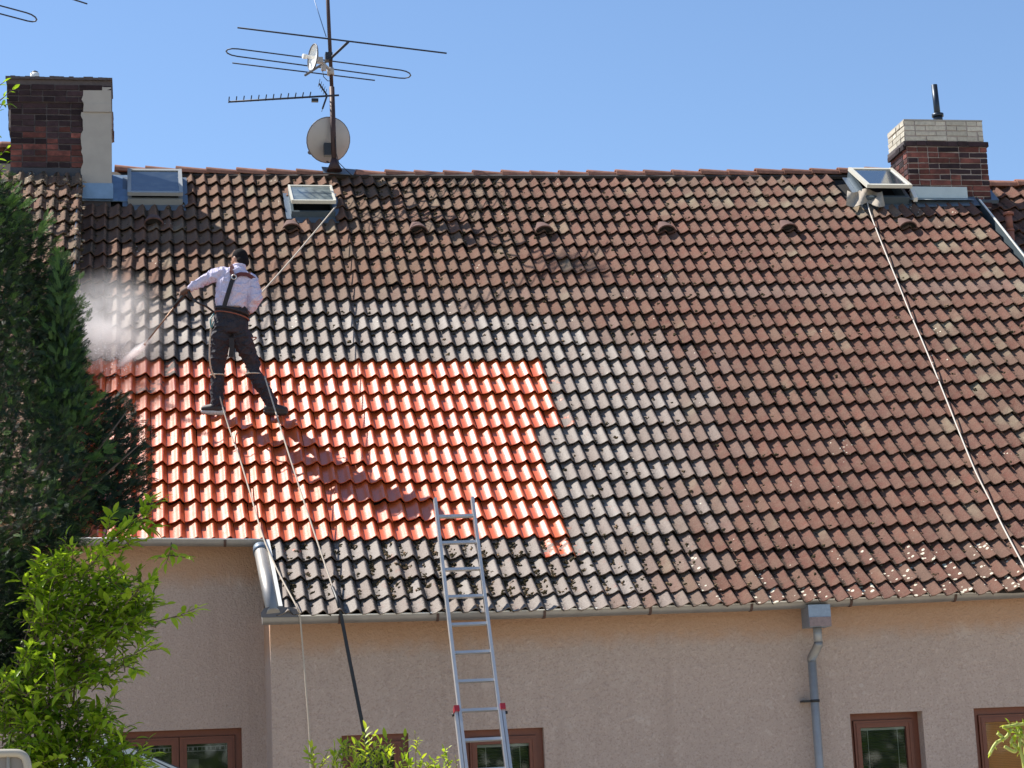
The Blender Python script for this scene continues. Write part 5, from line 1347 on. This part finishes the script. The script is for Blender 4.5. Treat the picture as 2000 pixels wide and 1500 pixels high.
# tendrils bottom right
fo = Foliage(); YT = 10.0
tr_ = [[(2010, 1412), (1975, 1418), (1958, 1420)], [(1975, 1424), (1965, 1440), (1945, 1452), (1932, 1475)], [(1958, 1440), (1948, 1432)], [(2000, 1440), (1985, 1436), (1975, 1450), (1985, 1462), (1980, 1468), (1962, 1458)], [(1994, 1424), (1992, 1460), (1999, 1490), (2003, 1540)], [(2004, 1430), (2002, 1480), (2010, 1520)]]
for pl in tr_:
    pts = [AT(x, y, YT) for x, y in pl]; fo.twigs.tube(bez(pts, 5), .0085, 6)
    for p, q in zip(pts[:-1], pts[1:]): fo.sprig(p, (q - p) + Vector((0, -.01, 0)), (q - p).length, 2, .032, rl, tint=.9)
fo.twigs.tube([(AT(2010, 1500, YT).x + .05, YT, 0), AT(2003, 1540, YT), AT(2004, 1430, YT)], [.02, .012, .008], 6)
for q in range(10): fo.sprig(AT(rl.uniform(1990, 2040), rl.uniform(1440, 1540), YT), Vector((rl.uniform(-1, 0), 0, .6)), .12, 4, .05, rl, tint=.6)
tdr = empty('climbing_plant', (AT(2010, 1500, YT).x + .05, YT, 0), 'pale curly tendrils of a plant at the lower right edge', 'plant')
fo.build(tdr, M_LEAFY, 300, twm=simple('pale_green_stem', (.38, .42, .10), .6))

# broadleaf tree branch at the upper left edge
fo = Foliage(); YK = 15.5
for (xa, ya, xb, yb, n_) in ((-20, 215, 28, 172, 6), (-25, 240, 8, 200, 5), (-25, 205, 18, 205, 5), (-20, 180, 5, 158, 4), (-20, 330, 12, 285, 6), (-25, 360, 15, 318, 7), (-15, 320, 5, 345, 5), (-30, 260, -2, 262, 4)):
    A_, B_ = AT(xa, ya, YK), AT(xb, yb, YK - .1); fo.sprig(A_, B_ - A_, (B_ - A_).length, n_, .075, rl, bend=.0, tint=.25, r=.006)
tr0 = AT(-90, 700, YK); fo.twigs.tube([(tr0.x - .3, YK, 0), (tr0.x - .2, YK, 3), AT(-80, 500, YK), AT(-60, 300, YK), AT(-30, 200, YK)], [.06, .045, .03, .015, .006], 7)
fo.twigs.tube([AT(-80, 480, YK), AT(-20, 340, YK)], [.012, .005], 6)
brt = empty('slender_tree', (tr0.x - .3, YK, 0), 'slender broadleaf tree whose leaf tips reach in beside the left chimney', 'tree')
fo.build(brt, M_LEAF, 300, twm=M_BARK)

# conifer: dark feathery thuja
def thuja():
    rt = random.Random(77); YA = 15.2
    def frond(seedr):
        V = []; F = []
        def blade(a, b, w_):
            a = np.array(a, float); b = np.array(b, float); d = b - a; n_ = np.array([-d[1], d[0], 0]); n_ = n_ / (np.linalg.norm(n_) + 1e-9) * w_
            k_ = len(V); m_ = (a + b) / 2 + np.array([0, 0, seedr.uniform(-.03, .03)]); V.extend([a, m_ - n_, b, m_ + n_]); F.append((k_, k_ + 1, k_ + 2, k_ + 3))
        blade((0, 0, 0), (1, 0, -.05), .03)
        for q in range(7):
            u = .12 + q * .12
            for sg in (-1, 1):
                L_ = (.42 - .3 * abs(u - .35)) * seedr.uniform(.75, 1.15); an = seedr.uniform(.45, .75)
                e = (u + L_ * math.cos(an), sg * L_ * math.sin(an), -.05 * u + seedr.uniform(-.06, .06)); blade((u, 0, 0), e, .030)
                mx = (u + (e[0] - u) * .5, e[1] * .5, 0); blade(mx, (mx[0] + .15, mx[1] + sg * .02, .02), .024)
        return np.array(V), np.array(F)
    FR = [frond(random.Random(s)) for s in range(5)]
    # right silhouette of the crown in the picture: y -> x
    SIL = [(345, 8), (400, 45), (440, 70), (500, 95), (560, 108), (620, 132), (680, 162), (760, 178), (840, 204), (900, 222), (960, 228), (1010, 212), (1060, 160), (1090, 95), (1200, 75), (1330, 60), (1420, 50)]
    def sx(y):
        for (ya, xa), (yb, xb) in zip(SIL[:-1], SIL[1:]):
            if ya <= y <= yb: return xa + (xb - xa) * (y - ya) / (yb - ya)
        return 40
    Vs = []; Fs = []; At = []; b = 0
    def put(P, d, up, sc, tn):
        nonlocal b
        V, F = rt.choice(FR); R_ = frame(d, up); Vs.append((V * sc) @ R_.T + np.array(P)); Fs.append(F + b); b += len(V); At.append(np.tile([tn, 0, 0, 0], (len(V), 1)))
    CXp = -120
    for q in range(30000):
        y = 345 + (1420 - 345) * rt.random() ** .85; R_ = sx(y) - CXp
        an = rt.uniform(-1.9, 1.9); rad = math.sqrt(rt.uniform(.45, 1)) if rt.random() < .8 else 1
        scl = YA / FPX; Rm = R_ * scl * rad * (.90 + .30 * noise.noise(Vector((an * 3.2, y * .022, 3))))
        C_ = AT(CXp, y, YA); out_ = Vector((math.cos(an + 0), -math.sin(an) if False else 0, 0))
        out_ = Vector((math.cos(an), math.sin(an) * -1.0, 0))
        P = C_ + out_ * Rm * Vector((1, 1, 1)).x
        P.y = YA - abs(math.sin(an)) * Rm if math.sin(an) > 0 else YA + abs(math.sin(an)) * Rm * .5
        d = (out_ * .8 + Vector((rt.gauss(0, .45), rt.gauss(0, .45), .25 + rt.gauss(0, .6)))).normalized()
        put(P, d, Vector((rt.gauss(0, .6), rt.gauss(0, .6), 1)).normalized() if rt.random() < .5 else out_, rt.uniform(.04, .095), max(0, min(1, abs(rt.gauss(.05, .08)) + (rt.random() ** 3 if rad > .95 else (.35 if rt.random() < .04 else 0)))))  # outer fronds tinted paler, sunlit sparkle put into the colour
    # lighter leader in front of the roof
    for q in range(2200):
        u = rt.random() ** .7; y = 505 + 330 * u; hw = 6 + 42 * u; cxp = 118 + 8 * u; off = rt.gauss(0, .55)
        P = AT(cxp + off * hw, y, YA - .35 + rt.gauss(0, .12))
        d = Vector((off * .8 + rt.gauss(0, .3), rt.gauss(0, .3), .9)); put(P, d, Vector((rt.gauss(0, 1), -1, .3)), rt.uniform(.05, .09), max(0, min(1, rt.gauss(.36, .33))))
    for (xa, ya, xb, yb, n_) in ((120, 600, 152, 545, 26), (125, 640, 158, 590, 26), (130, 700, 172, 618, 26), (60, 470, 92, 430, 22), (10, 420, 32, 365, 26), (20, 450, 55, 395, 22), (150, 820, 190, 775, 22), (165, 900, 210, 880, 20), (200, 1010, 240, 1000, 18), (110, 560, 118, 500, 20)):  # edge sprays get a pale tint that paints in the sunlit rim
        for q in range(n_):
            u = rt.random(); P = AT(xa + (xb - xa) * u + rt.gauss(0, 4), ya + (yb - ya) * u + rt.gauss(0, 4), YA - .4)
            put(P, Vector((xb - xa, 0, ya - yb)).normalized() + Vector((rt.gauss(0, .35), rt.gauss(0, .35), rt.gauss(0, .3))), Vector((rt.gauss(0, 1), -1, .3)), rt.uniform(.05, .10), max(0, min(1, rt.gauss(.9, .15))))
    # dark feathery twigs over the roof, also standing in for dappled tree shadow
    for q in range(2400):
        x, y = rt.gauss(228, 36), rt.uniform(775, 1035)
        if y < 900 and x > 190 + (y - 775) * .8 + 60 * rt.random(): continue
        if x > 292 or x < 150: continue
        P = AT(x, y, YA + .1 + rt.gauss(0, .1)); put(P, Vector((.7, rt.gauss(0, .3), .6 + rt.gauss(0, .3))), Vector((rt.gauss(0, 1), -1, .2)), rt.uniform(.035, .08), max(0, rt.gauss(.06, .06)))
    base = AT(CXp, 1400, YA)
    th = empty('conifer', (base.x, YA, 0), 'tall dark green feathery conifer along the left edge', 'tree')
    o = np_mesh('crown', np.concatenate(Vs), np.concatenate(Fs), M_CONIF, th, None, np.concatenate(At)); o.color = (0, 0, 0, 1)
    mb = MB(); mb.tube([(base.x, YA, 0), (base.x, YA, 2.5), AT(-60, 700, YA), AT(-20, 400, YA)], [.12, .1, .06, .015], 10)
    for (xa, ya, xb, yb) in ((-60, 900, 118, 505), (-60, 1000, 150, 800), (-60, 1100, 250, 800), (-40, 1050, 270, 870)): mb.tube([AT(xa, ya, YA), AT((xa + xb) / 2 + 20, (ya + yb) / 2 + 30, YA - .15), AT(xb, yb, YA - .1)], [.03, .016, .004], 6)
    mb.build('trunk', M_BARK, th)
thuja()

# ------------------------------------------------------------------ small things at the lower left
gs = empty('garden_swing_seat', AT(20, 1500, 11.5), 'cream rounded frame with grey panels at the bottom left corner', 'garden seat')
YG = 11.5; M_CRM = simple('cream_plastic', (.40, .36, .29), .5)
mb = MB(); mb.tube(bez([AT(-60, 1474, YG), AT(20, 1471, YG), AT(42, 1474, YG), AT(52, 1488, YG), AT(56, 1530, YG), AT(58, 1640, YG)], 5), .022, 10); mb.build('frame', M_CRM, gs)
mb = MB(); mb.tube([AT(16, 1476, YG), AT(17, 1640, YG)], .010, 8); mb.build('divider', M_CRM, gs)
for x0_, x1_ in ((-58, 13), (20, 46)):
    mb = MB(); a, b, c, d = AT(x0_, 1478, YG + .01), AT(x1_, 1478, YG + .01), AT(x1_, 1640, YG + .01), AT(x0_, 1640, YG + .01); mb.prism([a, b, c, d], (0, .02, 0)); mb.build('panel', simple('grey_panel', (.22, .20, .18), .6), gs)
for xx in (-50, 50):
    q = AT(xx, 1640, YG); mb = MB(); mb.tube([q, (q.x, YG, 0)], .02, 8); mb.build('leg', M_CRM, gs)
YU = 16.3; um = empty('garden_parasol', (AT(200, 1445, YU).x, YU, 0), 'grey-blue parasol partly hidden behind the leafy shrub', 'parasol')
ap = AT(205, 1440, YU); mb = MB(); V = [ap]; kk = 8
for q in range(kk):
    an = 2 * math.pi * q / kk + .2; V.append(ap + Vector((math.cos(an) * .80, math.sin(an) * .80, -.36)))
mb.add(V, [(0, 1 + q, 1 + (q + 1) % kk) for q in range(kk)]); V2 = [v - Vector((0, 0, .06)) for v in V]
mb.add(V[1:] + V2[1:], [(q, kk + q, kk + (q + 1) % kk, (q + 1) % kk) for q in range(kk)])
mb.build('canopy', simple('grey_blue_canvas', (.10, .13, .15), .85), um)
mb = MB(); mb.tube([ap + Vector((0, 0, .05)), (ap.x, YU, 0)], .02, 8); mb.build('pole', M_STEELD, um)
for q in range(kk):
    mb = MB(); mb.tube([ap, V[1 + q]], .007, 6); mb.build('rib', M_STEELD, um)
# hedge behind the viewpoint, mirrored in the window panes
hv = random.Random(5); hs = []
Vs = []; Fs = []; At = []; b = 0
for q in range(9000):
    P = Vector((hv.uniform(-14, 32), -9 + hv.gauss(0, .8), hv.uniform(.1, 4.6) * (1 - .25 * hv.random()))); V, F = LSH[q % 3]; R_ = frame(Vector((hv.gauss(0, 1), hv.gauss(0, 1), hv.gauss(0, 1))), Vector((hv.gauss(0, 1), hv.gauss(0, 1), 1)))
    Vs.append((V * .55) @ R_.T + np.array(P)); Fs.append(F + b); b += len(V); At.append(np.tile([hv.random() * .4, 0, 0, 0], (len(V), 1)))
o = np_mesh('garden_hedge', np.concatenate(Vs), np.concatenate(Fs), M_LEAF, None, None, np.concatenate(At)); o.color = (0, 0, 0, 1); props(o, 'tall green hedge across the garden behind the viewpoint', 'hedge', kind='stuff')
